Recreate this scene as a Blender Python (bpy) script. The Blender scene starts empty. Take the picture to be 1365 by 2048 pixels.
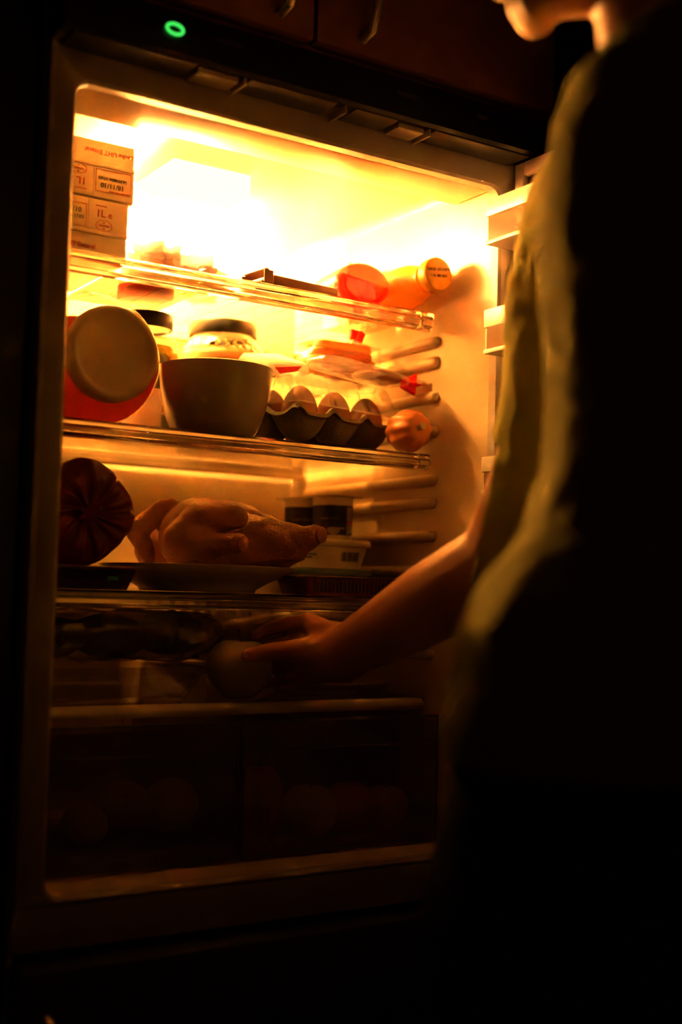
import bpy, bmesh, math, random
from mathutils import Vector, Matrix, noise

random.seed(7)
SC = bpy.context.scene
COL = SC.collection
Z0 = 0.72                      # the fridge opening's sill stands 0.72 m above the floor
PI = math.pi

# ------------------------------------------------------------------ camera, world, exposure
cam = bpy.data.cameras.new('camera')
cam.sensor_width = 36
cam.lens = 44.08
cam.clip_start = 0.02
cam.dof.use_dof = True
cam.dof.focus_distance = 1.45
cam.dof.aperture_fstop = 2.0
camo = bpy.data.objects.new('camera', cam)
COL.objects.link(camo)
_r = Vector((0.83987506, -0.54215347, 0.02606726))
_u = Vector((-0.0583236, -0.04239598, 0.99739708))
_f = Vector((0.53963715, 0.83920927, 0.06722766))
M = Matrix.Identity(4)
for i in range(3):
    M[i][0], M[i][1], M[i][2] = _r[i], _u[i], -_f[i]
M[0][3], M[1][3], M[2][3] = -0.41602464, -1.13703879, 0.28687217 + Z0
camo.matrix_world = M
SC.camera = camo

w = bpy.data.worlds.new('night_room')
SC.world = w
w.use_nodes = True
w.node_tree.nodes['Background'].inputs[0].default_value = (1.0, 0.22, 0.17, 1)
w.node_tree.nodes['Background'].inputs[1].default_value = 0.009

LAMP_COLOR = (1.0, 0.455, 0.105)
LAMP_POWER = 14000.0
SC.view_settings.view_transform = 'Standard'
SC.view_settings.look = 'None'
SC.view_settings.gamma = 1
SC.view_settings.use_curve_mapping = False
SC.view_settings.exposure = 0.0
cy = SC.cycles
cy.max_bounces = 16
cy.diffuse_bounces = 7
cy.glossy_bounces = 5
cy.transmission_bounces = 10
cy.transparent_max_bounces = 32
cy.use_denoising = True
cy.sample_clamp_indirect = 0
cy.blur_glossy = 0.5

# ------------------------------------------------------------------ materials
MATS = {}
def _new(name):
    m = bpy.data.materials.new(name); m.use_nodes = True
    m.node_tree.nodes.clear()
    o = m.node_tree.nodes.new('ShaderNodeOutputMaterial')
    return m, m.node_tree, o

def solid(name, col, rough=0.5, var=0.12, scale=40, bump=0.0, bscale=200, sss=0.0, spec=0.5, metal=0.0, trans=0.0, trcol=None):
    """principled surface with a little procedural variation; trans mixes in a translucent lobe"""
    if name in MATS: return MATS[name]
    m, t, o = _new(name)
    b = t.nodes.new('ShaderNodeBsdfPrincipled')
    b.inputs['Roughness'].default_value = rough
    b.inputs['Metallic'].default_value = metal
    b.inputs['Specular IOR Level'].default_value = spec
    tc = t.nodes.new('ShaderNodeTexCoord')
    n = t.nodes.new('ShaderNodeTexNoise'); n.inputs['Scale'].default_value = scale; n.inputs['Detail'].default_value = 4
    t.links.new(tc.outputs['Object'], n.inputs['Vector'])
    mx = t.nodes.new('ShaderNodeMix'); mx.data_type = 'RGBA'
    mx.inputs[6].default_value = (*[c*(1-var) for c in col], 1)
    mx.inputs[7].default_value = (*[min(1, c*(1+var)) for c in col], 1)
    t.links.new(n.outputs['Fac'], mx.inputs[0])
    t.links.new(mx.outputs[2], b.inputs['Base Color'])
    if sss:
        b.inputs['Subsurface Weight'].default_value = sss
        b.inputs['Subsurface Radius'].default_value = (0.012, 0.005, 0.002)
        b.inputs['Subsurface Scale'].default_value = 1.0
    if bump:
        n2 = t.nodes.new('ShaderNodeTexNoise'); n2.inputs['Scale'].default_value = bscale
        t.links.new(tc.outputs['Object'], n2.inputs['Vector'])
        bp = t.nodes.new('ShaderNodeBump'); bp.inputs['Strength'].default_value = bump; bp.inputs['Distance'].default_value = 0.002
        t.links.new(n2.outputs['Fac'], bp.inputs['Height'])
        t.links.new(bp.outputs['Normal'], b.inputs['Normal'])
    if trans:
        tr = t.nodes.new('ShaderNodeBsdfTranslucent'); tr.inputs[0].default_value = (*(trcol or col), 1)
        ms = t.nodes.new('ShaderNodeMixShader'); ms.inputs[0].default_value = trans
        t.links.new(b.outputs[0], ms.inputs[1]); t.links.new(tr.outputs[0], ms.inputs[2])
        t.links.new(ms.outputs[0], o.inputs[0])
    else:
        t.links.new(b.outputs[0], o.inputs[0])
    MATS[name] = m
    return m

def clear(name, tint=(.95, .95, .93), rough=0.05, refl=0.08, milk=0.0, bump=0.0, bscale=60, ior=1.45):
    """thin clear sheet: straight-through transmission, fresnel gloss, optional cloudy share"""
    if name in MATS: return MATS[name]
    m, t, o = _new(name)
    tr = t.nodes.new('ShaderNodeBsdfTransparent'); tr.inputs[0].default_value = (*tint, 1)
    gl = t.nodes.new('ShaderNodeBsdfGlossy'); gl.inputs['Roughness'].default_value = rough
    gl.inputs[0].default_value = (1, 1, 1, 1)
    lw = t.nodes.new('ShaderNodeFresnel'); geo = t.nodes.new('ShaderNodeNewGeometry')        # same reflectance from either side of a thin sheet
    bf = t.nodes.new('ShaderNodeMath'); bf.operation = 'MULTIPLY_ADD'
    bf.inputs[1].default_value = 1/ior - ior; bf.inputs[2].default_value = ior
    t.links.new(geo.outputs['Backfacing'], bf.inputs[0]); t.links.new(bf.outputs[0], lw.inputs['IOR'])
    ad = t.nodes.new('ShaderNodeMath'); ad.operation = 'ADD'; ad.inputs[1].default_value = refl - 0.03; ad.use_clamp = True
    t.links.new(lw.outputs[0], ad.inputs[0])
    ms = t.nodes.new('ShaderNodeMixShader')
    t.links.new(ad.outputs[0], ms.inputs[0]); t.links.new(tr.outputs[0], ms.inputs[1]); t.links.new(gl.outputs[0], ms.inputs[2])
    out = ms
    if bump:
        tc = t.nodes.new('ShaderNodeTexCoord')
        n = t.nodes.new('ShaderNodeTexNoise'); n.inputs['Scale'].default_value = bscale
        t.links.new(tc.outputs['Object'], n.inputs['Vector'])
        bp = t.nodes.new('ShaderNodeBump'); bp.inputs['Strength'].default_value = bump; bp.inputs['Distance'].default_value = 0.003
        t.links.new(n.outputs['Fac'], bp.inputs['Height'])
        t.links.new(bp.outputs['Normal'], gl.inputs['Normal']); t.links.new(bp.outputs['Normal'], lw.inputs['Normal'])
    if milk:
        df = t.nodes.new('ShaderNodeBsdfDiffuse'); df.inputs[0].default_value = (*tint, 1)
        tl = t.nodes.new('ShaderNodeBsdfTranslucent'); tl.inputs[0].default_value = (*tint, 1)
        m1 = t.nodes.new('ShaderNodeMixShader'); m1.inputs[0].default_value = 0.5
        t.links.new(df.outputs[0], m1.inputs[1]); t.links.new(tl.outputs[0], m1.inputs[2])
        m2 = t.nodes.new('ShaderNodeMixShader'); m2.inputs[0].default_value = milk
        t.links.new(ms.outputs[0], m2.inputs[1]); t.links.new(m1.outputs[0], m2.inputs[2])
        out = m2
    t.links.new(out.outputs[0], o.inputs[0])
    MATS[name] = m
    return m

def acrylic(name, rough=0.06, col=(.97, .96, .93)):
    if name in MATS: return MATS[name]
    m, t, o = _new(name)
    g = t.nodes.new('ShaderNodeBsdfGlass'); g.inputs['Roughness'].default_value = rough; g.inputs['IOR'].default_value = 1.47
    g.inputs[0].default_value = (*col, 1)
    tc = t.nodes.new('ShaderNodeTexCoord'); mp = t.nodes.new('ShaderNodeMapping'); mp.inputs['Scale'].default_value = (2, 120, 240)
    n = t.nodes.new('ShaderNodeTexNoise'); n.inputs['Scale'].default_value = 1.0
    t.links.new(tc.outputs['Object'], mp.inputs[0]); t.links.new(mp.outputs[0], n.inputs['Vector'])
    bp = t.nodes.new('ShaderNodeBump'); bp.inputs['Strength'].default_value = 0.25; bp.inputs['Distance'].default_value = 0.002
    t.links.new(n.outputs['Fac'], bp.inputs['Height']); t.links.new(bp.outputs['Normal'], g.inputs['Normal'])
    t.links.new(g.outputs[0], o.inputs[0])
    MATS[name] = m
    return m

def emit(name, col, power):
    m, t, o = _new(name)
    e = t.nodes.new('ShaderNodeEmission'); e.inputs[0].default_value = (*col, 1); e.inputs[1].default_value = power
    t.links.new(e.outputs[0], o.inputs[0])
    return m

LINER = solid('fridge_liner_plastic', (.49, .375, .23), .35, .03, 8)
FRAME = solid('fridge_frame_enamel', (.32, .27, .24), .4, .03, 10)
SLOT = solid('dark_slot_plastic', (.05, .045, .04), .5)
BLACKP = solid('black_panel_plastic', (.012, .010, .010), .3)
GASKET = solid('grey_gasket_rubber', (.55, .5, .46), .6)
WHITEP = solid('white_bin_plastic', (.60, .54, .46), .35, .03)
STEEL = solid('brushed_handle_steel', (.55, .52, .5), .35, metal=.8)
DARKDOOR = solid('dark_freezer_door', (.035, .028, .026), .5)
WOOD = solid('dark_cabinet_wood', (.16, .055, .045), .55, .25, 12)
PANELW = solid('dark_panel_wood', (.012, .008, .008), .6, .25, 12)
WALLM = solid('dim_kitchen_wall', (.12, .07, .06), .9, .1, 6, bump=.1)
FLOORM = solid('dark_floor_tile', (.03, .022, .02), .5, .2, 5)
CEILM = solid('dim_ceiling_paint', (.2, .15, .13), .9, .05, 6)
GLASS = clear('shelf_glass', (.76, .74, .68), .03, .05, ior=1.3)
JARGLASS = clear('jar_glass', (.94, .94, .90), .04, .07)
RIM = acrylic('shelf_rim_acrylic')
CRISP = clear('crisper_plastic', (.80, .74, .68), .12, .05, .06)
PLASTIC = clear('clear_box_plastic', (.93, .91, .88), .12, .06, .10)
FILM = clear('clear_film', (.93, .91, .88), .14, .06, .05, bump=.9, bscale=45)
PRINT_RED = solid('red_print', (.62, .05, .02), .6)
PRINT_BLACK = solid('black_print', (.02, .02, .025), .6)
PRINT_BLUE = solid('blue_print', (.03, .16, .30), .6)
PRINT_WHITE = solid('white_print', (.8, .78, .74), .6)
CARTON = solid('carton_card', (.72, .62, .48), .55, .04, 30)
PAPER = solid('label_paper', (.85, .80, .72), .6, .04)

# ------------------------------------------------------------------ builders
def wloc(o):
    v = Vector((0, 0, 0))
    while o is not None:
        v += o.location; o = o.parent
    return v

def link(name, me, parent=None):
    o = bpy.data.objects.new(name, me); COL.objects.link(o)
    if parent is not None:
        o.parent = parent
    return o

def thing(name, label, cat, loc=(0, 0, 0), group=None):
    o = bpy.data.objects.new(name, None); COL.objects.link(o)
    o.empty_display_size = 0.02
    o.location = loc; o['label'] = label; o['category'] = cat
    if group: o['group'] = group
    return o

def tag(o, label, cat, group=None):
    o['label'] = label; o['category'] = cat
    if group: o['group'] = group
    return o

def AX(c, d, roll=0.0):
    """frame at c whose local z runs along d"""
    q = Vector(d).normalized().to_track_quat('Z', 'Y')
    return Matrix.Translation(Vector(c)) @ q.to_matrix().to_4x4() @ Matrix.Rotation(roll, 4, 'Z')

class G:
    def __init__(s): s.v = []; s.f = []
    def add(s, vs, fs, M=None):
        n = len(s.v)
        s.v += [tuple(M @ Vector(p)) if M is not None else tuple(p) for p in vs]
        s.f += [[i + n for i in q] for q in fs]
        return s
    def box(s, x0, x1, y0, y1, z0, z1, M=None):
        return s.add([(x, y, z) for x in (x0, x1) for y in (y0, y1) for z in (z0, z1)],
                     [(0, 1, 3, 2), (4, 6, 7, 5), (0, 4, 5, 1), (2, 3, 7, 6), (0, 2, 6, 4), (1, 5, 7, 3)], M)
    def loft(s, rings, cap0=True, cap1=True, M=None):
        n = len(rings[0]); vs = [p for r in rings for p in r]; fs = []
        for k in range(len(rings) - 1):
            for i in range(n):
                j = (i + 1) % n
                fs.append((k*n+i, k*n+j, (k+1)*n+j, (k+1)*n+i))
        if cap0: fs.append(tuple(range(n))[::-1])
        if cap1: fs.append(tuple((len(rings)-1)*n + i for i in range(n)))
        return s.add(vs, fs, M)
    def lathe(s, prof, M=None, n=32, sx=1, sy=1, cap0=True, cap1=True):
        rings = [[(r*sx*math.cos(2*PI*i/n), r*sy*math.sin(2*PI*i/n), h) for i in range(n)] for r, h in prof]
        return s.loft(rings, cap0, cap1, M)
    def tube(s, pts, rad, n=10, cap=True):
        pts = [Vector(p) for p in pts]
        if not hasattr(rad, '__len__'): rad = [rad]*len(pts)
        rings = []; ref = None
        for i, p in enumerate(pts):
            d = (pts[min(i+1, len(pts)-1)] - pts[max(i-1, 0)]).normalized()
            if ref is None:
                ref = d.orthogonal().normalized()
            ref = (ref - d*ref.dot(d)).normalized()
            b = d.cross(ref)
            rings.append([tuple(p + (ref*math.cos(2*PI*k/n) + b*math.sin(2*PI*k/n))*rad[i]) for k in range(n)])
        return s.loft(rings, cap, cap)
    def ell(s, c, r, M=None, nu=20, nv=12):
        prof = [(max(1e-5, math.sin(PI*k/nv)), -math.cos(PI*k/nv)) for k in range(nv+1)]
        T = Matrix.Translation(Vector(c)) @ Matrix.Diagonal((r[0], r[1], r[2], 1))
        return s.lathe(prof, (M @ T) if M is not None else T, nu)
    def capsule(s, a, ra, b, rb, n=14):
        a, b = Vector(a), Vector(b); L = (b-a).length
        prof = [(max(1e-5, ra*math.sin(t)), -ra*math.cos(t)) for t in (0, .3, .6, .9, 1.2, PI/2)]
        prof += [(max(1e-5, rb*math.cos(t)), L + rb*math.sin(t)) for t in (0, .35, .7, 1.05, 1.3, PI/2)]
        return s.lathe(prof, AX(a, b-a), n)
    def chain(s, pts):
        for (a, ra), (b, rb) in zip(pts, pts[1:]): s.capsule(a, ra, b, rb)
        return s
    def build(s, name, mat, parent=None, bevel=0.0, seg=2, smooth=True, sharp=42, post=None, solid=0.0):
        me = bpy.data.meshes.new(name)
        off = wloc(parent) if parent is not None else Vector((0, 0, 0))
        me.from_pydata([tuple(Vector(p) - off) for p in s.v], [], s.f)
        bm = bmesh.new(); bm.from_mesh(me)
        bmesh.ops.recalc_face_normals(bm, faces=bm.faces)
        if bevel:
            bmesh.ops.bevel(bm, geom=list(bm.edges), offset=bevel, segments=seg, affect='EDGES', profile=.5, clamp_overlap=True)
        if post: post(bm, off)
        bm.to_mesh(me); bm.free()
        if solid:
            me = applied(me, lambda o: setattr_mod(o, 'SOLIDIFY', thickness=solid, offset=0))
        if smooth:
            me.shade_smooth(); me.set_sharp_from_angle(angle=math.radians(sharp))
        me.materials.clear(); me.materials.append(mat)
        me.name = name
        return link(name, me, parent)

def setattr_mod(o, kind, **kw):
    m = o.modifiers.new(kind.lower(), kind)
    for k, v in kw.items(): setattr(m, k, v)
    return m

def applied(me, f):
    o = bpy.data.objects.new('work', me); COL.objects.link(o)
    f(o)
    dg = bpy.context.evaluated_depsgraph_get(); dg.update()
    r = bpy.data.meshes.new_from_object(o.evaluated_get(dg))
    bpy.data.objects.remove(o); bpy.data.meshes.remove(me)
    return r

def blob(name, g, voxel, mat, parent=None, smooth=6, disp=None, cuts=(), solid=0.0, fac=0.5):
    """one continuous skin round all the shapes in g"""
    me = bpy.data.meshes.new(name)
    me.from_pydata(g.v, [], g.f)
    bm = bmesh.new(); bm.from_mesh(me); bmesh.ops.recalc_face_normals(bm, faces=bm.faces); bm.to_mesh(me); bm.free()
    def mods(o):
        setattr_mod(o, 'REMESH', mode='VOXEL', voxel_size=voxel, use_smooth_shade=True)
        setattr_mod(o, 'SMOOTH', factor=fac, iterations=smooth)
    me = applied(me, mods)
    if disp or cuts:
        bm = bmesh.new(); bm.from_mesh(me); bm.normal_update()
        if disp:
            mv = [(v, v.normal.copy() * disp(v.co)) for v in bm.verts]
            for v, d in mv: v.co += d
        for co, no, rad in cuts:
            c = Vector(co); sel = [v for v in bm.verts if (v.co - c).length < rad]
            ss = set(sel); fs = [q for q in bm.faces if all(v in ss for v in q.verts)]
            es = {e for q in fs for e in q.edges}
            bmesh.ops.bisect_plane(bm, geom=sel + list(es) + fs, plane_co=c, plane_no=Vector(no), clear_outer=True)
        bm.to_mesh(me); bm.free()
    if solid:
        me = applied(me, lambda o: setattr_mod(o, 'SOLIDIFY', thickness=solid, offset=-1))
    off = wloc(parent) if parent is not None else Vector((0, 0, 0))
    me.transform(Matrix.Translation(-off))
    me.shade_smooth()
    me.materials.clear(); me.materials.append(mat); me.name = name
    return link(name, me, parent)

def text(s, size, mat, parent, O, right=(1, 0, 0), up=(0, 0, 1), align='CENTER', name='lettering', deep=.0002):
    c = bpy.data.curves.new('t', 'FONT'); c.body = s; c.size = size; c.extrude = deep; c.resolution_u = 2
    c.align_x = align; c.align_y = 'CENTER'
    o = bpy.data.objects.new('t', c); COL.objects.link(o)
    dg = bpy.context.evaluated_depsgraph_get(); dg.update()
    me = bpy.data.meshes.new_from_object(o.evaluated_get(dg))
    bpy.data.objects.remove(o); bpy.data.curves.remove(c)
    r, u = Vector(right).normalized(), Vector(up).normalized(); n = r.cross(u)
    off = wloc(parent); O = Vector(O) - off
    T = Matrix(((r.x, u.x, n.x, O.x), (r.y, u.y, n.y, O.y), (r.z, u.z, n.z, O.z), (0, 0, 0, 1)))
    me.transform(T)
    me.materials.clear(); me.materials.append(mat); me.name = name
    return link(name, me, parent)

def plane_frame(O, right, up):
    r, u = Vector(right).normalized(), Vector(up).normalized(); n = r.cross(u)
    return Matrix(((r.x, u.x, n.x, O[0]), (r.y, u.y, n.y, O[1]), (r.z, u.z, n.z, O[2]), (0, 0, 0, 1)))

def barcode(parent, O, w, h, right=(1, 0, 0), up=(0, 0, 1), mat=None, seed=1):
    rnd = random.Random(seed); g = G(); T = plane_frame(O, right, up); x = -w/2
    while x < w/2:
        b = rnd.choice((.00035, .0005, .0008)) * (w/.02)
        g.box(x, min(x+b, w/2), -h/2, h/2, 0, .0002, T); x += b + rnd.choice((.0003, .0005, .0008)) * (w/.02)
    return g.build('barcode', mat or PRINT_BLACK, parent, smooth=False)

def lines(parent, O, w, h, n, right=(1, 0, 0), up=(0, 0, 1), mat=None, seed=1, name='small_print', fill=.5):
    rnd = random.Random(seed); g = G(); T = plane_frame(O, right, up)
    for k in range(n):
        y = h/2 - (k + .5)*h/n; x = -w/2
        lim = w/2 if k < n-1 else w*.1
        while x < lim:
            ww = w*rnd.uniform(.05, .16)
            g.box(x, min(x+ww, w/2), y-h/n*fill*.5, y+h/n*fill*.5, 0, .0002, T); x += ww + w*.025
    return g.build(name, mat or PRINT_BLACK, parent, smooth=False)

def cut_below(z, tilt=(0, 0, 1)):
    """keeps what lies under a plane and closes the cut (a liquid's level)"""
    def f(bm, off):
        r = bmesh.ops.bisect_plane(bm, geom=list(bm.verts)+list(bm.edges)+list(bm.faces), plane_co=Vector(z)-off, plane_no=Vector(tilt), clear_outer=True)
        es = [e for e in bm.edges if e.is_boundary]
        if es: bmesh.ops.holes_fill(bm, edges=es)
    return f

def rr(x0, x1, z0, z1, r, y, k=5):
    pts = []
    for cx, cz, a0 in ((x1-r, z1-r, 0), (x0+r, z1-r, PI/2), (x0+r, z0+r, PI), (x1-r, z0+r, 1.5*PI)):
        for i in range(k+1):
            a = a0 + PI/2*i/k
            pts.append((cx + r*math.cos(a), y, cz + r*math.sin(a)))
    return pts

def rxy(x0, x1, y0, y1, r, z, k=4):
    return [(p[0], p[2], z) for p in rr(x0, x1, y0, y1, r, 0, k)]

def nz(p, s, seed=0): return noise.noise(Vector(p)*s + Vector((seed*7.3, seed*3.1, seed)))

def struct(name, g, mat):
    o = g.build(name, mat, smooth=False); o['kind'] = 'structure'
    return o

# ------------------------------------------------------------------ room
struct('floor', G().box(-2.2, 2.2, -2.4, .75, -.76, -.72), FLOORM)
struct('wall_back', G().box(-2.2, 2.2, .66, .75, -.72, 1.75), WALLM)
struct('wall_right', G().box(1.3, 1.4, -2.4, .66, -.72, 1.75), WALLM)
struct('ceiling', G().box(-2.2, 2.2, -2.4, .75, 1.75, 1.8), CEILM)

# tall cupboard side beside the fridge
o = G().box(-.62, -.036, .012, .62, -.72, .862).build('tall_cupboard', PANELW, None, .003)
tag(o, 'tall dark cupboard standing left of the fridge', 'cupboard')

# wall cupboard over the fridge
cb = thing('wall_cupboard', 'dark reddish wooden wall cupboard with two doors above the fridge', 'cupboard', (.243, 0, .866))
G().box(-.092, .578, -.02, .62, .866, 1.5).build('carcass', WOOD, cb, .002)
for x0, x1, hx in ((-.090, .2405, .199), (.2445, .577, .301)):
    d = G().box(x0, x1, -.040, -.0205, .868, 1.496).build('cupboard_door', WOOD, cb, .002)
    pts = [(hx, -.040, .884), (hx, -.058, .888), (hx, -.068, .91), (hx, -.073, .95), (hx, -.068, .99), (hx, -.058, 1.012), (hx, -.040, 1.016)]
    G().tube(pts, .0055, 10).build('handle', STEEL, d)

# ------------------------------------------------------------------ fridge
W, H, D = .53, .7787, .45
fr = thing('fridge', 'open fridge with a lit interior, glass shelves and a black control panel', 'fridge', (.267, 0, -.72))
# outer shell: sides, top, back
g = G()
g.box(-.031, -.0265, .004, .60, -.70, .853); g.box(.560, .566, .004, .60, -.70, .853)
g.box(-.0265, .56, .004, .60, .846, .853); g.box(-.0265, .56, .594, .60, -.70, .846)
g.build('outer_shell', FRAME, fr)
# front frame with rounded opening
OUT = dict(x0=-.029, x1=.5405, z0=-.0062, z1=.812)
g = G()
g.loft([rr(-.029, .5605, -.0062, .812, .002, .02), rr(-.029, .5605, -.0062, .812, .002, .001), rr(-.0275, .559, -.0048, .8105, .002, 0),
        rr(-.003, .533, -.003, .7817, .017, 0), rr(0, .53, 0, .7787, .015, .003), rr(0, .53, 0, .7787, .015, .016)], False, False)
g.build('front_frame', FRAME, fr)
g = G(); g.box(-.0292, -.0235, -.0035, .0005, -.0062, .812); g.build('side_edge_strip', FRAME, fr, .001)
# liner
g = G()
g.loft([rr(-.0005, .5305, -.006, .802, .012, .014), rr(-.0005, .5305, -.006, .802, .014, .36), rr(.0, .53, -.006, .80, .02, .43), rr(.015, .515, .0, .785, .02, .45)], False, True)
g.build('inner_liner', LINER, fr)
G().box(.0005, .5295, .0165, .088, .7790, .8015).build('ceiling_ledge', LINER, fr, .003)
G().box(.0, .53, .016, .064, -.0055, -.0002).build('sill', LINER, fr, .002)
# drain gutter on the back wall
g = G()
pts = [(.02, .447, .258), (.14, .444, .234), (.265, .442, .216), (.40, .442, .236), (.49, .444, .252), (.515, .447, .256)]
g.tube(pts, .008, 8); g.build('drain_gutter', LINER, fr)
# back wall grooves below the gutter
for k in range(12):
    x = .29 + .018*k
    G().box(x, x+.004, .444, .4495, .235 + .0075*k*.3, .285).build('back_rib', LINER, fr)
# shelf ribs on both side walls
for z in (.6155, .589, .545, .501, .4395, .411, .369, .325, .2595, .222):
    for x, sx in ((.5285, 1), (.0015, -1)):
        g = G(); g.capsule((x, .121, z-.004), .0075, (x, .42, z-.004), .0075, 10)
        g.build('shelf_rib', LINER, fr)
# lamp in the ceiling
G().box(.195, .300, .200, .325, .7720, .8010).build('lamp_cover', emit('lamp_cover_glow', LAMP_COLOR, 9), fr, .002)
G().box(.198, .297, .3256, .331, .7710, .7990).build('lamp_lens', emit('lamp_glow', LAMP_COLOR, LAMP_POWER), fr, .001)
# control panel over the opening
cp = G()
prof = [(.004, .812), (-.040, .8088), (-.044, .812), (-.046, .835), (-.043, .8525), (-.036, .856), (.004, .856)]
cp.loft([[(-.031, y, z) for y, z in prof], [(.566, y, z) for y, z in prof]])
cpo = cp.build('control_panel', BLACKP, fr)
led = G()
ring = [(.0785 + .0085*math.cos(a) , -.0475, .8325 + .0050*math.sin(a)) for a in [2*PI*i/28 for i in range(29)]]
led.tube(ring, .0017, 8, cap=False)
led.build('power_light', emit('green_power_light', (.05, .75, .09), 1.3), cpo)
for x0, x1 in ((.125, .155), (.345, .372), (.455, .470)):
    G().box(x0, x1, -.0466, -.0455, .833, .8375).build('panel_marking', solid('faint_panel_print', (.05, .035, .035), .5), cpo)
# underside of the panel: pale rail with dark pockets and fins
G().box(-.028, .545, -.0385, -.001, .8100, .8116).build('panel_underside', FRAME, fr)
for x0, x1 in ((-.02, .108), (.168, .272), (.297, .352), (.402, .54)):
    G().box(x0, x1, -.0395, -.0012, .8068, .8099).build('panel_pocket', SLOT, fr, .0008)
for x in (.163, .285, .397):
    G().box(x-.0015, x+.0015, -.036, -.003, .801, .8099).build('panel_fin', FRAME, fr, .0006)
for x0, x1 in ((.112, .158), (.357, .392)):
    G().box(x0, x1, -.032, -.003, .8035, .8099).build('panel_catch', FRAME, fr, .0015)
# bottom crossbar with caps, freezer door below
cbm = G().box(-.029, .5605, .001, .02, -.0475, -.0068).build('crossbar', FRAME, fr, .0012)
for x in (.0115, .0384):
    G().lathe([(.0055, 0), (.0055, .0012), (.004, .0018)], AX((x, .001, -.032), (0, -1, 0)), 20).build('screw_cap', FRAME, cbm)
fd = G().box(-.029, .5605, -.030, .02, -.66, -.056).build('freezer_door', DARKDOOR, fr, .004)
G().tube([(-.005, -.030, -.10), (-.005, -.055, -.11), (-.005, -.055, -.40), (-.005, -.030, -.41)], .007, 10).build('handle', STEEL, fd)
G().box(-.02, .555, .02, .05, -.715, -.662).build('plinth', BLACKP, fr)
# door, swung open a quarter turn
dr = G().box(.552, .612, -.590, -.008, -.045, .8085).build('door', FRAME, fr, .004)
g = G()
for a in ((-.026, -.010, -.04, .806), (-.588, -.572, -.04, .806)):
    g.box(.5425, .5515, a[0], a[1], a[2], a[3])
g.box(.5425, .5515, -.572, -.026, .789, .806); g.box(.5425, .5515, -.572, -.026, -.04, -.024)
g.build('door_gasket', GASKET, dr, .002)
BIN = clear('bin_window_plastic', (.80, .62, .40), .15, .08, .12)
for z0, z1, zb in ((.689, .741, .7215), (.564, .6145, .5935), (.405, .447, .430)):
    bn = G()
    bn.box(.474, .5505, -.548, -.044, z0, z0+.003)
    bn.box(.4745, .5505, -.0475, -.044, z0, z1); bn.box(.4745, .5505, -.548, -.5445, z0, z1)
    bn.box(.4725, .4765, -.549, -.0432, zb, z1); bn.box(.4725, .4765, -.549, -.0432, z0, z0+.005)
    bo = bn.build('door_bin', WHITEP, dr, .0012)
    G().box(.4735, .4755, -.544, -.048, z0+.005, zb).build('bin_window', BIN, bo)

def pebble(name, label, cat, c, r, mat, group=None, seed=0, amp=.12, sc=60):
    g = G(); g.ell(c, r, None, 20, 12)
    def post(bm, off):
        for v in bm.verts:
            d = (v.co + off - Vector(c)); v.co += d*nz(v.co+off, sc, seed)*amp
    return tag(g.build(name, mat, None, post=post), label, cat, group)

FOIL = solid('golden_foil', (.75, .48, .12), .25, .2, 60, bump=.8, bscale=90, metal=.4)
for k, (y, l) in enumerate(((-.082, 'crumpled golden foil packet nearest the hinge in the top door bin'), (-.122, 'crumpled golden foil packet second from the hinge in the top door bin'))):
    pebble('foil_packet', l, 'packet', (.512, y, .6925+.012), (.024, .017, .012), FOIL, 'foil packets in the top door bin', k, .35, 90)
pebble('sauce_sachet', 'brown sachet lying in the middle door bin', 'sachet', (.512, -.085, .5675+.009), (.022, .028, .009), solid('brown_sachet', (.28, .10, .05), .4), None, 5, .3)

# ------------------------------------------------------------------ glass shelves
GLASS2 = clear('dimming_shelf_glass', (.60, .56, .48), .03, .05, ior=1.3)  # same shelf glass, tint deepened to dim the light reaching lower levels
def shelf(zt, zb, label, depth=.425, pane=None):
    s = thing('glass_shelf', label, 'shelf', (.265, .28, zb), 'glass shelves of the fridge')
    G().box(.010, .520, .134, depth, zt-.0045, zt-.0005).build('glass_pane', pane or GLASS, s)
    h = zt - zb
    prof = [(.136, zt), (.121, zt), (.1165, zt-.003), (.1152, zt-.35*h), (.1175, zt-.42*h), (.1150, zt-.5*h), (.1160, zb+.004), (.120, zb+.001),
            (.127, zb), (.1285, zb+.003), (.1205, zb+.006), (.1205, zt-.006), (.136, zt-.006)]
    G().loft([[(.010, y, z) for y, z in prof], [(.502, y, z) for y, z in prof]]).build('front_rim', RIM, s, sharp=25)
    for x0, x1 in ((.5035, .5205), (.0065, .0095)):
        pr2 = [(y - .001 if i < 8 else y, z) for i, (y, z) in enumerate(prof)]
        G().loft([[(x0, y, z) for y, z in pr2], [(x1, y, z) for y, z in pr2]]).build('end_cap', RIM, s, sharp=25)
    G().box(.010, .520, .4255, .4420, zt-.012, zt+.006).build('rear_light_stop', solid('cream_light_stop', (.5, .4, .26), .5), s, .001)  # added opaque strip that stops lamp light grazing down the back wall
    if pane: return s
    # ribs moulded under the topmost pane
    g = G()
    for k in range(14):
        x = .05 + .034*k
        g.box(x, x+.0012, .15, depth-.01, zt-.0049, zt-.0046)
    g.build('pane_rib', GLASS, s)
    return s
shelf(.6475, .6236, 'topmost glass shelf carrying the milk cartons')
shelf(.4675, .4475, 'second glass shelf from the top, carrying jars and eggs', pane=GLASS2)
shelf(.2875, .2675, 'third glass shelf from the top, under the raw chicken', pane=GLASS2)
cv = thing('crisper_cover', 'glass cover over the vegetable drawers, under the apple', 'shelf', (.265, .28, .152))
G().box(.006, .524, .122, .43, .1600, .1645).build('glass_pane', clear('cover_glass', (.80, .76, .72), .08, .06, .12), cv)
g = G()
prof = [(.124, .1648), (.113, .1648), (.109, .162), (.107, .156), (.108, .1525), (.124, .1515)]
g.loft([[(.006, y, z) for y, z in prof], [(.512, y, z) for y, z in prof]])
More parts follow.
